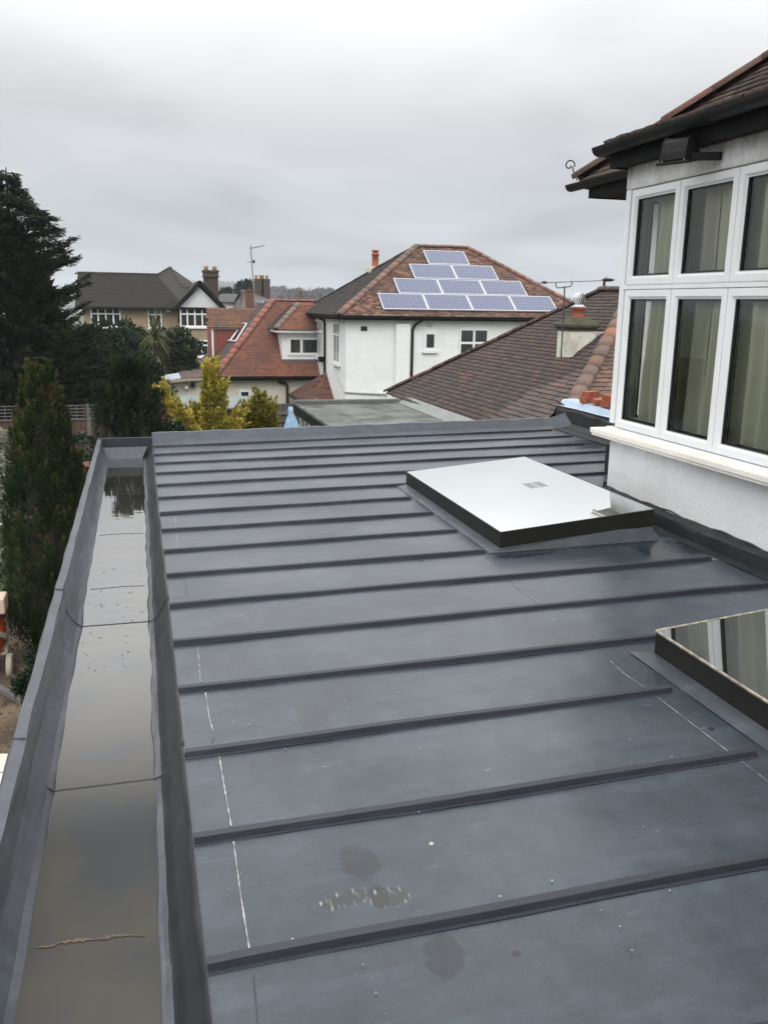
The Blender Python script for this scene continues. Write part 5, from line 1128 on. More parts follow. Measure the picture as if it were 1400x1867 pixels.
def _wb():
    M_BOARD.use_nodes = True; t = M_BOARD.node_tree; b = t.nodes['Principled BSDF']; b.inputs['Base Color'].default_value = (.78, .79, .80, 1); b.inputs['Roughness'].default_value = .5
    g = nd(t, 'ShaderNodeNewGeometry'); sp = nd(t, 'ShaderNodeSeparateXYZ'); t.links.new(g.outputs['Position'], sp.inputs[0]); f = math_(t, 'FRACT', math_(t, 'DIVIDE', math_(t, 'ADD', sp.outputs[2], 50), .15))
    bp = nd(t, 'ShaderNodeBump'); bp.inputs['Distance'].default_value = .03; t.links.new(f, bp.inputs['Height']); t.links.new(bp.outputs[0], b.inputs['Normal'])
_wb()
tan_house()

# ---- small far houses
def far_house(lab, px0, px1, pye, pyr, pyb, Y, roofmat, wallmat, hipl=.5, hipr=.5, D=7, chim=()):
    zE = at(px0, pye, Y).z; xl, xr = at(px0, pye, Y).x, at(px1, pye, Y).x; zr = at(px0, pyr, Y+D/2).z
    t_ = thing('far_house', lab, 'house', group='houses far behind the red roof'); hl, hr_ = D/2*hipl, D/2*hipr
    a = (xl, Y, zE), (xr, Y, zE), (xr-hr_, Y+D/2, zr), (xl+hl, Y+D/2, zr), (xl, Y+D, zE), (xr, Y+D, zE)
    MB().poly([a[0], a[1], a[2], a[3]], .1).poly([a[4], a[0], a[3]], .1).poly([a[1], a[5], a[2]], .1).poly([a[5], a[4], a[3], a[2]], .1).build('roof', roofmat, t_)
    MB().box((xl+.3, Y+.3, -9), (xr-.3, Y+D-.3, zE)).build('wall', wallmat, t_)
    n = max(1, int((xr-xl)/2.6))
    for i in range(n):
        x = xl+(xr-xl)*(i+.5)/n-.55; windows_block(t_, (x, Y+.3, zE-1.6), (1, 0, 0), (0, -1, 0), 1.1, 1.2, [.5], [], M_WINF, M_PANE, fw=.09)
    for cpx in chim:
        c = at(cpx, pyr, Y+D/2); MB().box((c.x-.35, c.y-.4, zr-1.5), (c.x+.35, c.y+.4, zr+.9)).build('chimney', M_DBRICK, t_); 
        for dx in (-.2, .15): MB().lathe([(.12, zr+.9), (.11, zr+1.2)], 8, Matrix.Translation((c.x+dx, c.y, 0))).build('chimney_pot', M_YPOT, t_.children[-1] if False else t_)
M_CRF = material('far_cream_render', (.58, .56, .50), .9); M_FRF = material('far_slate_roof', (.055, .055, .058), .8, var=(.04, .04, .042), nscale=1); M_FRB = material('far_brown_roof', (.105, .085, .072), .9, var=(.08, .065, .055), nscale=1)
far_house('far cream house with low dark roof between the white gable and the tall mast', 396, 458, 550, 535, 580, 78, M_FRF, M_CRF, .2, .2)
far_house('far house with brown hipped roof and paired chimneys right of the tall mast', 440, 540, 562, 528, 590, 72, M_FRB, M_CRF, .2, 1.0, 8, (472, 484))
def velux(px, py, Y, s):
    q = at(px, py, Y); t_ = MB().box((q.x-s, q.y, q.z-s*.3), (q.x+s, q.y+.2, q.z+s*.3)).build('roof_window', M_WINF)
    tag(t_, 'small pale roof window catching light on the far low dark roof', 'roof window')
# street lamp beyond the brown roof
def lamp():
    Y = 34; a = at(1100, 530, Y); t_ = thing('street_lamp', 'black street lamp head rising behind the brown roof ridge', 'street lamp', (a.x, Y, 0))
    z1 = at(1100, 511, Y).z; MB().tube([(0, 0, -4), (0, 0, z1)], [.07, .055], 10).build('post', M_BLACKPL, t_)
    M = Matrix.Translation((.12, 0, z1+.02)) @ Matrix.Rotation(math.radians(90), 4, 'Y') @ Matrix.Diagonal((.45, .8, 1, 1))
    MB().lathe([(.05, -.22), (.14, -.12), (.17, .05), (.12, .25), (.03, .34)], 14, M).build('lamp_head', M_BLACKPL, t_, True)
    MB().tube([(.06, 0, z1+.07), (.06, 0, z1+.16)], [.035, .01], 6).build('photocell', M_BLACKPL, t_)
lamp()

# ================================================================== fences, shed, parasol
M_WOOD = material('weathered_fence_wood', (.095, .082, .066), .9, var=(.055, .048, .04), nscale=7, bump=.5, bscale=30); M_WOODG = material('grey_rail', (.13, .12, .11), .9, var=(.09, .085, .08), nscale=6)
M_BRNF = material('brown_fence_panel', (.10, .060, .042), .9, var=(.07, .042, .03), nscale=4)
def trellis_fence():
    Y = 21.5; t_ = thing('trellis_fence', 'wooden fence topped with square trellis, left behind the tall green cypress', 'fence')
    x0, x1 = at(-60, 738, Y).x, at(250, 738, Y).x; zt = at(150, 739, Y).z; zm_ = at(150, 763, Y).z
    n = int((x1-x0)/.14)
    for i in range(n):
        x = x0+(x1-x0)*i/n; MB().box((x+.004, Y, -3.6), (x+.136, Y+.018, zm_-.02)).build('board', M_BRNF, t_)
    for i in range(int((x1-x0)/.155)): x = x0+i*.155; MB().box((x, Y-.012, zm_), (x+.018, Y, zt)).build('trellis_slat', M_WOODG, t_)
    for i in range(5): z = zt-i*(zt-zm_)/4; MB().box((x0, Y-.026, z-.012), (x1, Y-.013, z+.012)).build('trellis_rail', M_WOODG, t_)
    MB().box((x0, Y-.03, zm_-.03), (x1, Y+.03, zm_)).build('capping', M_WOODG, t_)
    for px in (-40, 60, 161, 245): x = at(px, 740, Y).x; MB().box((x-.045, Y-.05, -3.6), (x+.045, Y+.04, zt+.03)).build('post', M_WOODG, t_)
trellis_fence()
def closeboard():
    Y = 25.5; t_ = thing('close_board_fence', 'dark weathered board fence with pale horizontal rail behind the folded blue parasol', 'fence')
    x0, x1 = at(470, 738, Y).x, at(560, 738, Y).x; zt = at(520, 736, Y).z
    n = int((x1-x0)/.11)
    for i in range(n): x = x0+(x1-x0)*i/n; MB().box((x+.002, Y, -4), (x+.108, Y+.02+.01*(i % 2), zt+random.uniform(-.01, .01))).build('board', M_WOOD, t_)
    for py, mt in ((753, M_WOODG), (767, M_WOOD)):
        z = at(520, py, Y).z; MB().box((at(500, py, Y).x, Y-.06, z-.04), (x1, Y, z+.04)).build('rail', mt, t_)
closeboard()
def shed():
    Y = 21.5; t_ = thing('garden_shed', 'low red-brown shed with grey felt roof behind the golden conifers', 'shed')
    a, b = at(318, 722, Y+.9), at(452, 722, Y+.9); c, d = at(312, 745, Y), at(460, 743, Y)
    MB().poly([c, d, b, a], .04).build('roof', material('grey_green_felt', (.19, .225, .215), .85, var=(.15, .18, .175), nscale=3), t_)
    M_SH = material('red_brown_timber', (.16, .045, .028), .85, var=(.11, .035, .024), nscale=5)
    n = 18
    for i in range(n): x = c.x+.15+(d.x-c.x-.3)*i/n; w = (d.x-c.x-.3)/n; MB().box((x+.004, Y+.2, -3.9), (x+w-.004, Y+.23, c.z-.04)).build('board', M_SH, t_)
    MB().box((c.x+.15, Y+.23, -3.9), (d.x-.15, Y+.9, c.z-.03)).build('carcass', M_UNDER, t_)
    for f in (.30, .62): x = c.x+(d.x-c.x)*f; MB().box((x, Y+.17, c.z-.62), (x+.42, Y+.2, c.z-.12)).build('window', M_PANE, t_)
shed()
def parasol():
    p = at(530, 760, 20.0); zt = at(529, 742, 20).z; t_ = thing('folded_parasol', 'folded pale blue garden parasol standing beyond the parapet', 'parasol', (p.x, 20, 0))
    M_P = material('faded_blue_canvas', (.20, .36, .52), .85, var=(.33, .46, .58), nscale=9, bump=.4, bscale=20)
    mb = MB(); n = 40; lv = [(.05, zt), (.065, zt-.10), (.055, zt-.16), (.09, zt-.26), (.13, zt-.42), (.19, zt-.62), (.17, zt-.9)]
    for r, z in lv:
        for j in range(n):
            a = 2*math.pi*j/n; rr = r*(1+.30*math.sin(a*8)*min(1, (zt-z)*3)); mb.v.append((rr*math.cos(a)*1.0+(zt-z)*.05, rr*math.sin(a), z+.02*math.sin(a*3)*(zt-z)*4))
    m = len(lv)
    for i in range(m-1):
        for j in range(n): mb.f.append((i*n+j, (i+1)*n+j, (i+1)*n+(j+1) % n, i*n+(j+1) % n))
    mb.f.append(tuple(range(n))); mb.build('canopy', M_P, t_, True)
    MB().tube([(0, 0, -3.8), (0, 0, zt+.02)], .02, 8).build('pole', M_WOODG, t_)
    MB().lathe([(.22, -3.82), (.22, -3.74), (.04, -3.70)], 16).build('base', M_WOODG, t_)
parasol()

# ================================================================== vegetation
def leaves_mesh(name, P, D, ln, wd, mat, tint, bend=.25, parent=None, N=None):
    """kite shaped leaves: P base (n,3), D direction (n,3)"""
    n = len(P); D = D/np.linalg.norm(D, axis=1, keepdims=True); r = RNG.normal(size=(n, 3)); 
    S_ = np.cross(D, r); S_ /= np.linalg.norm(S_, axis=1, keepdims=True)+1e-9; Nn = np.cross(S_, D)
    ln = (ln*RNG.uniform(.6, 1.3, n))[:, None]; wd = (wd*RNG.uniform(.7, 1.3, n))[:, None]
    b = P; l = P+D*ln*.45-S_*wd*.5+Nn*wd*bend; r2 = P+D*ln*.45+S_*wd*.5+Nn*wd*bend; t_ = P+D*ln
    V = np.stack([b, l, t_, r2], 1).reshape(-1, 3); Q = np.arange(n*4).reshape(n, 4)
    me = np_mesh(name, V, Q, np.repeat(tint, 4), mat); return link(name, me, None, parent)
def unit(v): return v/np.linalg.norm(v, axis=-1, keepdims=True)
def plume_points(base, axis, L, rad, n):
    """a feathery upright tongue"""
    axis = unit(np.array(axis, float)); t = RNG.random(n)**.85; a = RNG.uniform(0, 2*np.pi, n)
    e1 = unit(np.cross(axis, [.3, .5, .81])); e2 = np.cross(axis, e1); prof = np.sin(np.clip(t*1.05+.12, 0, 1)*np.pi)**.7*(1-.45*t)
    rr = rad*prof*np.sqrt(RNG.uniform(.35, 1, n)); rd = np.cos(a)[:, None]*e1+np.sin(a)[:, None]*e2
    P = np.array(base)+axis*(t*L)[:, None]+rd*rr[:, None]; D = axis*.85+rd*.55+RNG.normal(size=(n, 3))*.22
    return P, D, t
def cypress(lab, cx, cy, zb, zt, R, npl, per, mat, leaf=.055, wid=.018, tipmat=None, cat='conifer', name='cypress', group=None, top_pow=.75, core=(.035, .028, .02), pl=(.35, .6)):
    t_ = thing(name, lab, cat, (cx, cy, zb), 0, group); H = zt-zb
    MB().tube([(0, 0, 0), (0, 0, H*.9)], [.07, .015], 8).build('trunk', M_BARK, t_)
    prof = lambda f: R*min(1, (f*6)**.5 if f < .16 else 1)*max(0, 1-f)**top_pow*(1.0)
    cn = MB(); k = 14; lv = 14
    for i in range(lv+1):
        f = i/lv*.93
        for j in range(k):
            a = 2*math.pi*j/k; r = prof(f)*.66*(1+.12*math.sin(3*a+i)); cn.v.append((r*math.cos(a), r*math.sin(a), .02+H*f))
    for i in range(lv):
        for j in range(k): cn.f.append((i*k+j, i*k+(j+1) % k, (i+1)*k+(j+1) % k, (i+1)*k+j))
    cn.build('inner_twigs', material('inner_twigs_'+name, core, .95, var=tuple(c*.5 for c in core), nscale=25), t_)
    Ps, Ds, Ts = [], [], []
    for i in range(npl):
        f = RNG.random()**1.15; a = RNG.uniform(0, 2*np.pi); L = RNG.uniform(*pl)*(.65+.35*(1-f)); r = prof(f)*RNG.uniform(.72, 1.0)
        b = (r*np.cos(a), r*np.sin(a), H*f*.985-.25*L); ax = (np.cos(a)*.30, np.sin(a)*.30, 1)
        if b[2]+L > H: L = max(.12, H-b[2])
        P, D, t = plume_points(b, ax, L, L*RNG.uniform(.16, .24), per); tone = RNG.choice([0, .08, .18, .38])
        Ps.append(P); Ds.append(D); Ts.append(np.clip(tone+.38*t**1.5+.08*RNG.random(per)+(.42*RNG.random() if f > .80 else 0), 0, .78 if f < .80 else .999))
    P, D, t = plume_points((0, 0, H*.86), (0, 0, 1), H*.14, .09, per*2); Ps.append(P); Ds.append(D); Ts.append(np.clip(.7+.3*RNG.random(len(t)), 0, .999))
    leaves_mesh('foliage', np.vstack(Ps), np.vstack(Ds), leaf, wid, mat, np.concatenate(Ts), parent=t_)
    return t_
M_BARK = material('bark', (.07, .05, .035), .95, var=(.04, .03, .022), nscale=12, bump=.6)
L_CYP = leaf_material('cypress_leaf', [(0, (.006, .013, .005)), (.45, (.023, .042, .014)), (.8, (.050, .074, .024)), (1, (.15, .105, .042))])
L_CYP2 = leaf_material('dark_cypress_leaf', [(0, (.005, .011, .006)), (.5, (.017, .031, .015)), (1, (.044, .060, .026))])
L_GOLD = leaf_material('golden_leaf', [(0, (.16, .15, .030)), (.5, (.42, .36, .065)), (1, (.72, .60, .14))], trans=.2)
L_GOLD2 = leaf_material('olive_gold_leaf', [(0, (.09, .10, .022)), (.6, (.24, .215, .038)), (1, (.46, .38, .07))], trans=.2)
L_BIG = leaf_material('dark_conifer_leaf', [(0, (.006, .011, .005)), (.5, (.016, .025, .009)), (1, (.042, .054, .018))])
L_HEDGE = leaf_material('hedge_leaf', [(0, (.012, .024, .012)), (.7, (.028, .045, .020)), (1, (.05, .07, .03))])
L_GLOSS = leaf_material('glossy_leaf', [(0, (.018, .032, .016)), (.7, (.03, .05, .022)), (1, (.07, .10, .05))], rough=.25, trans=0)
L_VAR = leaf_material('variegated_leaf', [(0, (.06, .09, .04)), (.4, (.34, .36, .28)), (1, (.60, .60, .52))])
L_PINK = leaf_material('reddish_twig', [(0, (.10, .05, .04)), (1, (.20, .11, .09))])
p = at(72, 700, 11.6)
cypress('tall green cypress with bronze tip just left of the sunken gutter', p.x, 11.6, -3.0, at(72, 655, 11.6).z, .74, 820, 120, L_CYP, .042, .013, name='cypress_tree', top_pow=.78, group='green cypresses beyond the roof')
for (px, py, R, lab, np_) in ((212, 648, .36, 'dark cypress directly behind the gutter end, left of a pair', 260), (250, 656, .32, 'dark cypress behind the gutter end, right of the pair', 240), (284, 712, .26, 'short dark cypress at the foot of the pair by the golden conifer', 130), (184, 694, .28, 'short dark cypress left of the pair behind the gutter end', 130)):
    q = at(px, py, 10.9); cypress(lab, q.x, 10.9+random.uniform(-.15, .2), -3.0, q.z, R, np_, 100, L_CYP2, .042, .013, name='cypress_tree', top_pow=.85, group='green cypresses beyond the roof')
def gold(lab, Y, stems, mat, name='golden_conifer', per=60, leaf=.05):
    t0 = at(*stems[0][0], Y); t_ = thing(name, lab, 'conifer', (t0.x, Y, -3.3), 0, 'golden conifers beyond the far parapet'); Ps, Ds, Ts = [], [], []
    tk = MB()
    for (a, b, R) in stems:
        A = at(*a, Y); B = at(*b, Y); d = B-A; L = d.length; tk.tube([A-t_.location-Vector((0, 0, .1)), B-t_.location-d*.1], [.03, .008], 5)
        n = int(L*R*1100)+14
        for i in range(n):
            f = RNG.random(); an = RNG.uniform(0, 6.283); r = R*(1-f)**.55*RNG.uniform(.5, 1) ; ln = RNG.uniform(.12, .24)
            c = np.array(A-t_.location)+np.array(d)*f*.96+np.array([np.cos(an)*r, np.sin(an)*r, 0]); ax = np.array(d.normalized())*.9+np.array([np.cos(an), np.sin(an), .2])*.40
            if f > .95: ln *= .6
            P, D, t = plume_points(c, ax, ln*1.15, ln*.20, per); Ps.append(P); Ds.append(D); Ts.append(np.clip(RNG.choice([0, .1, .35, .55])+.42*t, 0, .999))
    tk.tube([(0, 0, -.1), (0, 0, 2.4)], [.06, .03], 6); tk.build('trunk', M_BARK, t_)
    leaves_mesh('foliage', np.vstack(Ps), np.vstack(Ds), leaf, .018, mat, np.concatenate(Ts), parent=t_)
gold('golden conifer with a tall central spire beyond the far parapet', 12.6, [((383, 800), (385, 668), .095), ((388, 800), (403, 706), .060), ((400, 800), (438, 756), .055), ((370, 800), (356, 752), .060), ((410, 800), (428, 784), .05)], L_GOLD)
gold('golden conifer stem leaning left beside the grey shed roof', 12.3, [((366, 805), (298, 714), .062), ((352, 805), (316, 742), .05)], L_GOLD)
gold('olive gold conifer with several short spires at the right of the golden ones', 13.2, [((474, 800), (473, 728), .075), ((490, 800), (492, 748), .055), ((455, 800), (453, 750), .06), ((435, 800), (437, 764), .05), ((482, 800), (483, 758), .06), ((464, 800), (463, 756), .06)], L_GOLD2)
def crown(lab, Y, cx_, top, bot, wpx, mat, n, leaf, cat='tree', name='leafy_tree', clumps=40, trunk=True, group=None, depth=None, zbase=-3.6, squash=1.0, zlow=None):
    c = at(cx_, (top+bot)/2, Y); zt = at(cx_, top, Y).z; zb = zlow if zlow is not None else at(cx_, bot, Y).z; rx = (at(cx_+wpx/2, top, Y)-at(cx_-wpx/2, top, Y)).length/2; rz = (zt-zb)/2; ry = depth or rx
    t_ = thing(name, lab, cat, (c.x, Y, zbase), 0, group); C_ = np.array([0, 0, zt-rz-zbase])
    per = n//clumps; Ps, Ds, Ts = [], [], []
    for i in range(clumps):
        v = unit(RNG.normal(size=3)); rr = RNG.uniform(.55, .95); cc = C_+v*np.array([rx, ry, rz])*rr; cr = min(rx, rz)*RNG.uniform(.22, .42); w = unit(RNG.normal(size=(per, 3)))
        P = cc+w*cr*RNG.uniform(.55, 1, (per, 1)); D = w*.7+np.array([0, 0, .3])+RNG.normal(size=(per, 3))*.5; Ps.append(P); Ds.append(D); Ts.append(np.clip(RNG.uniform(0, .55)+.4*RNG.random(per), 0, .999))
    w = unit(RNG.normal(size=(n//3, 3))); P = C_+w*np.array([rx, ry, rz])*RNG.uniform(.3, .8, (n//3, 1)); Ps.append(P); Ds.append(w+RNG.normal(size=(n//3, 3))*.5); Ts.append(RNG.random(n//3)*.4)
    leaves_mesh('crown', np.vstack(Ps), np.vstack(Ds), leaf, leaf*.55, mat, np.concatenate(Ts), parent=t_)
    mb = MB().tube([(0, 0, -.1), (.05, 0, C_[2]*.6), (0, 0, C_[2])], [.12 if trunk else .04, .08 if trunk else .03, .03], 6)
    for k in range(5): a = k*1.26; mb.tube([(0, 0, C_[2]*.55), (rx*.5*math.cos(a), ry*.5*math.sin(a), C_[2]+rz*.3)], [.05, .015], 5)
    mb.build('trunk', M_BARK, t_)
    return t_
# big dark conifer, left
def big_conifer():
    Y = 25.0; top = at(13, 325, Y); zb = -3.7; t_ = thing('dark_conifer', 'big dark feathery conifer towering over the left edge of the garden', 'conifer', (top.x-.15, Y, zb)); H = top.z-zb+.35
    MB().tube([(0, 0, 0), (.05, 0, H*.5), (.15, 0, H*.99)], [.28, .15, .012], 8).build('trunk', M_BARK, t_)
    Ps, Ds, Ts = [], [], []; br = MB(); nb = 520
    for i in range(nb):
        f = (i+RNG.random())/nb; z = .25+(H-.45)*f; a = RNG.uniform(0, 6.283); R = 4.5*(1-f)**.66*(.72+.4*RNG.random()); R = min(R, 3.1*(.8+.3*RNG.random())) if f < .6 else R
        R *= (.78+.15*math.sin(z*1.1+a))*(1 if f < .84 else max(.45, 1-(f-.84)*2.5))
        L = max(.25, R); up = RNG.uniform(.20, .75)*(1 if f < .66 else max(.12, 1-(f-.66)*3.2)); ns = max(4, int(L/.14)); dirv = np.array([math.cos(a), math.sin(a), 0]); side = np.array([-math.sin(a), math.cos(a), 0])
        s = np.linspace(0, 1, ns); path = dirv*(L*s)[:, None]+np.array([0, 0, 1])*(L*up*s**1.4-.10*L*s**3)[:, None]+np.array([.15*f, 0, z])
        br.tube([tuple(path[0]), tuple(path[len(path)//2]), tuple(path[-1])], [.018, .012, .004], 3, cap=False)
        m = int((70+330*L/2.9)*(1 if f < .7 else .6)); ss = RNG.uniform(.30 if L > .8 else .05, 1, m)**.8; idx = (ss*(ns-1)); i0 = np.clip(idx.astype(int), 0, ns-2); fr = (idx-i0)[:, None]; c = path[i0]*(1-fr)+path[i0+1]*fr
        tang = unit(path[i0+1]-path[i0]); wd_ = (.10+.26*L/2.9)*(1-ss*.75); sg = RNG.choice([-1, 1], m); off = RNG.random(m)*wd_
        P = c+side*(sg*off)[:, None]+np.array([0, 0, 1])*(RNG.uniform(-.07, .03, m)-off*.25)[:, None]; D = tang*1.0+side*(sg*.55)[:, None]+np.array([0, 0, -.12])+RNG.normal(size=(m, 3))*.22
        Ps.append(P); Ds.append(D); Ts.append(np.clip(RNG.uniform(0, .5)+.45*ss*RNG.random(m), 0, .999))
    br.build('branches', M_BARK, t_)
    leaves_mesh('foliage', np.vstack(Ps), np.vstack(Ds), .15, .026, L_BIG, np.concatenate(Ts), parent=t_)
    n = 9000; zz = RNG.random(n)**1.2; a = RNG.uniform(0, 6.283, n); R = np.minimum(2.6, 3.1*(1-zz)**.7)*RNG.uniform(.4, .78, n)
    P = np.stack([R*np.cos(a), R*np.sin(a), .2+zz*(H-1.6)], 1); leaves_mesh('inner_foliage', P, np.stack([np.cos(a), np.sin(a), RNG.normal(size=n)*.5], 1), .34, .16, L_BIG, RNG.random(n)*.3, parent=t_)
big_conifer()
crown('dark green leafy tree filling the gap right of the big dark conifer', 29, 175, 585, 800, 130, L_HEDGE, 15000, .16, clumps=60)
crown('dark rounded evergreen in front of the tan house, left of the spiky palm', 34, 225, 586, 760, 110, L_HEDGE, 12000, .16, clumps=50)
crown('dark rounded evergreen in front of the tan house, right of the spiky palm', 35, 318, 592, 760, 95, L_HEDGE, 12000, .16, clumps=50)
crown('low dark shrub below the spiky palm behind the white lean-to sheet', 30, 262, 645, 800, 90, L_HEDGE, 9000, .15, clumps=40, name='shrub', cat='shrub')
crown('dark leaning evergreen mass left of the red bungalow', 37, 280, 590, 740, 90, L_HEDGE, 9000, .16, clumps=40)
crown('clipped glossy-leaved shrub between the cypress and the gutter corner', 13.5, 152, 778, 870, 62, L_GLOSS, 9000, .055, clumps=60, name='shrub', cat='shrub', zlow=-3.2, trunk=False, zbase=-3.1)
crown('variegated cream and green shrub at the left edge behind the tall cypress', 14.0, -4, 745, 900, 90, L_VAR, 8000, .06, clumps=60, name='shrub', cat='shrub', zlow=-2.6, trunk=False, zbase=-3.1)
crown('small shrub with silvery leaves just behind the parapet, left of the golden conifers', 11.6, 318, 770, 830, 60, L_GLOSS, 3000, .05, clumps=30, name='shrub', cat='shrub', trunk=False, zbase=-3.0)
crown('reddish twiggy shrub at the left end of the shed', 16.5, 292, 700, 830, 44, L_PINK, 4000, .10, clumps=26, name='shrub', cat='shrub', trunk=False, zbase=-3.2)
crown('dark undergrowth shrub at the foot of the tall cypress beside the parapet', 9.3, 95, 1180, 1320, 120, L_CYP2, 5000, .06, clumps=40, name='shrub', cat='shrub', trunk=False, zbase=-3.0, zlow=-3.0)
# spiky palm-like tree
def cordyline():
    Y = 31; c = at(283, 618, Y); zb = -3.7; t_ = thing('spiky_palm', 'spiky sword-leaved palm with drooping yellowish leaves before the tan house', 'palm', (c.x, Y, zb)); h = c.z-zb
    MB().tube([(0, 0, 0), (.03, 0, h*.5), (0, 0, h)], [.13, .10, .09], 8).build('trunk', M_BARK, t_)
    M_ = leaf_material('sword_leaf', [(0, (.05, .065, .025)), (.6, (.12, .125, .05)), (1, (.25, .22, .10))]); M2 = leaf_material('dead_sword_leaf', [(0, (.09, .075, .045)), (1, (.20, .17, .11))])
    for k in range(170):
        dead = k < 60; a = random.uniform(0, 6.283); el_ = random.uniform(-1.5, -.7) if dead else random.uniform(-.5, 1.45); L = random.uniform(.7, 1.15)*(1.0 if not dead else 1.05)
        d = Vector((math.cos(a)*math.cos(el_), math.sin(a)*math.cos(el_), math.sin(el_))); s = Vector((-math.sin(a), math.cos(a), 0)); p = Vector((0, 0, h+(random.uniform(-.7, -.1) if dead else random.uniform(-.1, .12)))); mb = MB(); w = .026
        pts = []
        for j in range(6):
            pts.append((Vector(p), w*(1-j/5)*1.2+.002)); p = p+d*(L/5); d = (d+Vector((0, 0, -.22 if not dead else -.3))).normalized()
        for j, (q, ww) in enumerate(pts): mb.v += [tuple(q-s*ww), tuple(q+s*ww)]
        mb.f = [(2*j, 2*j+1, 2*j+3, 2*j+2) for j in range(5)]; mb.build('leaf' if not dead else 'dead_leaf', M2 if dead else M_, t_)
cordyline()
# bare and distant trees
M_TWIG = material('bare_twigs', (.17, .13, .12), .95, var=(.12, .09, .085), nscale=2)
def bare_tree(lab, px, top, Y, base=-6, seed=0, spread=.5, levels=6, mat=None):
    rn = random.Random(seed); c = at(px, top, Y); H = c.z-base; t_ = thing('bare_tree', lab, 'tree', (c.x, Y, base), 0, 'bare winter trees on the skyline'); tr = MB(); tw = MB()
    def grow(p, d, L, r, lv):
        q = p+d*L; (tr if lv > levels-3 else tw).tube([p, (p+q)/2+Vector((rn.uniform(-1, 1), rn.uniform(-1, 1), 0))*L*.05, q], [r, r*.85, r*.7], 3 if lv < 5 else 5, cap=False)
        if lv == 0: return
        for i in range(rn.choice((2, 3, 3)) if lv > 1 else 3):
            e = (d+Vector((rn.gauss(0, spread), rn.gauss(0, spread), rn.gauss(.12, spread*.5)))).normalized(); grow(q, e, L*rn.uniform(.62, .82), max(r*.62, .012*Y/60), lv-1)
    grow(Vector((0, 0, 0)), Vector((0, 0, 1)), H*.30, H*.018, levels)
    tr.build('trunk', M_TWIG, t_); tw.build('crown', mat or M_TWIG, t_)
bare_tree('bare pinkish winter tree on the skyline just left of the white house roof', 566, 512, 95, -6, 1, .42)
bare_tree('small bare winter tree left of the pinkish one on the skyline', 530, 528, 110, -6, 5, .5)
bare_tree('thin bare tree seen between the white house roof and the metal cowl', 1040, 532, 60, -4, 9, .4, 5)
L_FAR = leaf_material('far_evergreen', [(0, (.02, .03, .02)), (1, (.045, .055, .035))]); L_FARB = leaf_material('far_twiggy', [(0, (.055, .05, .045)), (1, (.10, .088, .078))])
crown('far dark evergreen beside the chimneys behind the red roof', 105, 449, 514, 560, 34, L_FAR, 5000, .55, clumps=40, group='trees on the skyline', zbase=-8)
crown('far dark evergreen just right of the tan house chimney', 100, 412, 528, 560, 22, L_FAR, 3000, .5, clumps=30, group='trees on the skyline', zbase=-8)
for i, (px, tp, w, Y) in enumerate(((508, 527, 36, 560), (540, 530, 34, 520), (585, 526, 46, 480), (555, 534, 40, 420), (430, 524, 40, 800), (480, 529, 40, 700))):
    crown('hazy skyline tree, number %s from the left above the rooftops' % ['three', 'five', 'six', 'four', 'one', 'two'][i] if False else ['hazy grey tree right of the paired far chimneys', 'hazy grey tree left of the pinkish bare tree', 'hazy grey trees beside the white house roof edge', 'hazy brown thicket under the pinkish bare tree', 'faint tree on the hill left of the tall mast', 'faint tree on the hill behind the paired far chimneys'][i], Y, px, tp, 562, w, L_FARB, 5000, Y/260, clumps=40, group='trees on the skyline', zbase=-14)
# wooded far hill
def hill():
    Y = 1050; n = 90; V = []; x0, x1 = -700, 1400
    H_ = lambda x: 27+8*np.sin(x*.0063+1)+4*np.sin(x*.018)
    for j, (dy, hz) in enumerate(((0, -1), (150, .55), (300, 1.0), (390, -1))):
        for i in range(n+1):
            x = x0+(x1-x0)*i/n; V.append((x, Y+dy, -14 if hz < 0 else -14+H_(x)*hz))
    Q = [(j*(n+1)+i, j*(n+1)+i+1, (j+1)*(n+1)+i+1, (j+1)*(n+1)+i) for j in range(3) for i in range(n)]
    me = bpy.data.meshes.new('hill'); me.from_pydata(V, [], Q); o = link('hill', me, material('hillside', (.06, .065, .045), .95, var=(.04, .045, .035), nscale=.02)); o['kind'] = 'structure'
    m = 30000; x = RNG.uniform(-500, 1200, m); k = RNG.random(m); y = Y+140+k*170; cl = np.sin(x*.11)+np.sin(x*.27+2)+np.sin(x*.055)
    z = -14+H_(x)*(.52+.48*k)+RNG.uniform(-4, 4, m)+cl*2.2*RNG.random(m); P = np.stack([x, y, z], 1)
    o = leaves_mesh('distant_woodland', P, RNG.normal(size=(m, 3))+np.array([0, 0, .8]), 5, 3.4, L_FARB, RNG.random(m)); o['kind'] = 'stuff'
hill()

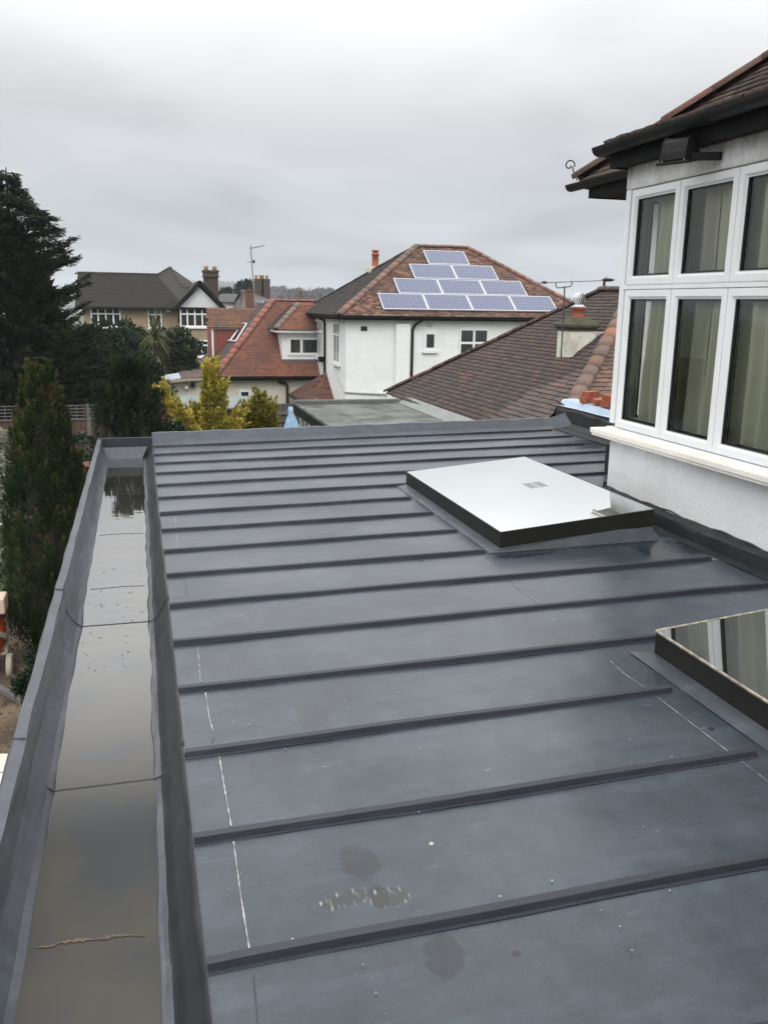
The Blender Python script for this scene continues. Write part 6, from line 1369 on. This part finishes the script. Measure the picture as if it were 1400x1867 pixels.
# ================================================================== cement mixer and litter below, left
def mixer():
    Y = 11.0; w = at(8, 1208, Y); g = -3.0
    t_ = thing('cement_mixer', 'orange cement mixer with grey wheel on the soil, cut by the left edge', 'cement mixer', (w.x-.31, Y, g))
    M_O = material('orange_paint', (.62, .10, .022), .5, var=(.30, .06, .03), nscale=7, bump=.3); M_G = material('cement_spattered', (.42, .38, .31), .9, var=(.30, .26, .2), nscale=10)
    zc = at(0, 1150, Y).z-g; R = .36
    M = Matrix.Translation((-.02, 0, zc)) @ Matrix.Rotation(math.radians(-28), 4, 'X') @ Matrix.Rotation(math.radians(12), 4, 'Y')
    MB().lathe([(.10, -.42), (.26, -.38), (.37, -.22), (.40, -.02), (.40, .03), (.33, .22), (.22, .40), (.23, .43), (.20, .43)], 24, M).build('drum', M_O, t_, True)
    MB().lathe([(.402, -.035), (.425, -.03), (.425, .03), (.402, .035)], 24, M).build('ring_gear', M_G, t_)
    MB().box((.10, -.28, zc+.30), (.42, .02, zc+.50)).build('motor_cover', material('peach_plastic', (.62, .42, .30), .6, var=(.55, .5, .42), nscale=8), t_, bevel=.02)
    MB().tube([(.30, .3, zc+.3), (.36, .3, zc), (.36, -.12, .25)], .02, 8).tube([(-.42, -.1, zc), (-.38, -.12, .2)], .02, 8).tube([(-.38, -.12, .25), (.36, -.12, .25)], .02, 8).tube([(.36, -.12, .25), (.1, .35, .02)], .018, 8).build('frame', M_G, t_)
    for x in (.40, -.42):
        whz = at(8, 1208, Y).z-g; wm = Matrix.Translation((x, -.12, whz)) @ Matrix.Rotation(math.pi/2, 4, 'Y')
        MB().lathe([(.09, -.03), (.15, -.035), (.16, 0), (.15, .035), (.09, .03)], 22, wm).build('wheel', M_G, t_, True); wh = t_.children[-1]
        MB().lathe([(.02, -.04), (.03, .04)], 10, wm).build('hub', M_G, wh)
        for k in range(5):
            a = k*1.257; MB().tube([wm @ Vector((.02*math.cos(a), .02*math.sin(a), 0)), wm @ Vector((.11*math.cos(a), .11*math.sin(a), 0))], .012, 5).build('spoke', M_G, wh)
mixer()
q0, q1 = at(-20, 1260, 10.2), at(44, 1296, 9.9)
tag(MB().beam((q0.x, q0.y, -2.80), (q1.x, q1.y, -2.97), .07, .05).build('timber_bar', M_WOODG), 'grey timber bar lying on the soil below the mixer wheel', 'timber')
def ong(px, py, z=-2.97): d = CR*(px-700)-CU*(py-933.5)+CF*FPX; return EYE+d*((z-EYE.z)/d.z)
tag(MB().poly([ong(-120, 1375), ong(20, 1374), ong(2, 1500), ong(-160, 1505)][::-1], .04, Vector((0, 0, 1))).build('white_board', material('white_sheet_board', (.72, .70, .62), .7, var=(.6, .58, .5), nscale=3)), 'pale cream board lying on the soil at the left edge', 'board')
pc_ = at(150, 865, 13.0)
tag(MB().box((pc_.x-.30, 12.9, -3.1), (pc_.x+.35, 13.3, at(150, 848, 13).z)).build('brick_pier', material('rust_brick', (.15, .055, .035), .9, var=(.11, .04, .03), nscale=9, bump=.4), None, bevel=.01), 'rust coloured brick pier under the clipped shrub by the gutter corner', 'brick pier')
# stones and leaves on the soil
m = 2600; a = RNG.random((m, 2)); P = np.stack([-3.2+2.9*a[:, 0], 4+8*a[:, 1], np.full(m, -2.985)], 1)
o = leaves_mesh('soil_litter', P, RNG.normal(size=(m, 3))+np.array([0, 0, .3]), .05, .035, material('pale_litter', (.20, .17, .12), .9, var=(.06, .05, .035), nscale=30), RNG.random(m)); o['kind'] = 'stuff'

# ================================================================== haze
hz = MB().box((-1100, -70, -45), (1500, 1500, 30)).build('haze', None); hz['kind'] = 'stuff'
hm = bpy.data.materials.new('haze'); hm.use_nodes = True; t = hm.node_tree; t.nodes.remove(t.nodes['Principled BSDF']); pv = nd(t, 'ShaderNodeVolumePrincipled')
pv.inputs['Color'].default_value = (.88, .93, 1, 1); pv.inputs['Density'].default_value = .0005; t.links.new(pv.outputs[0], t.nodes['Material Output'].inputs['Volume']); hz.data.materials.append(hm)
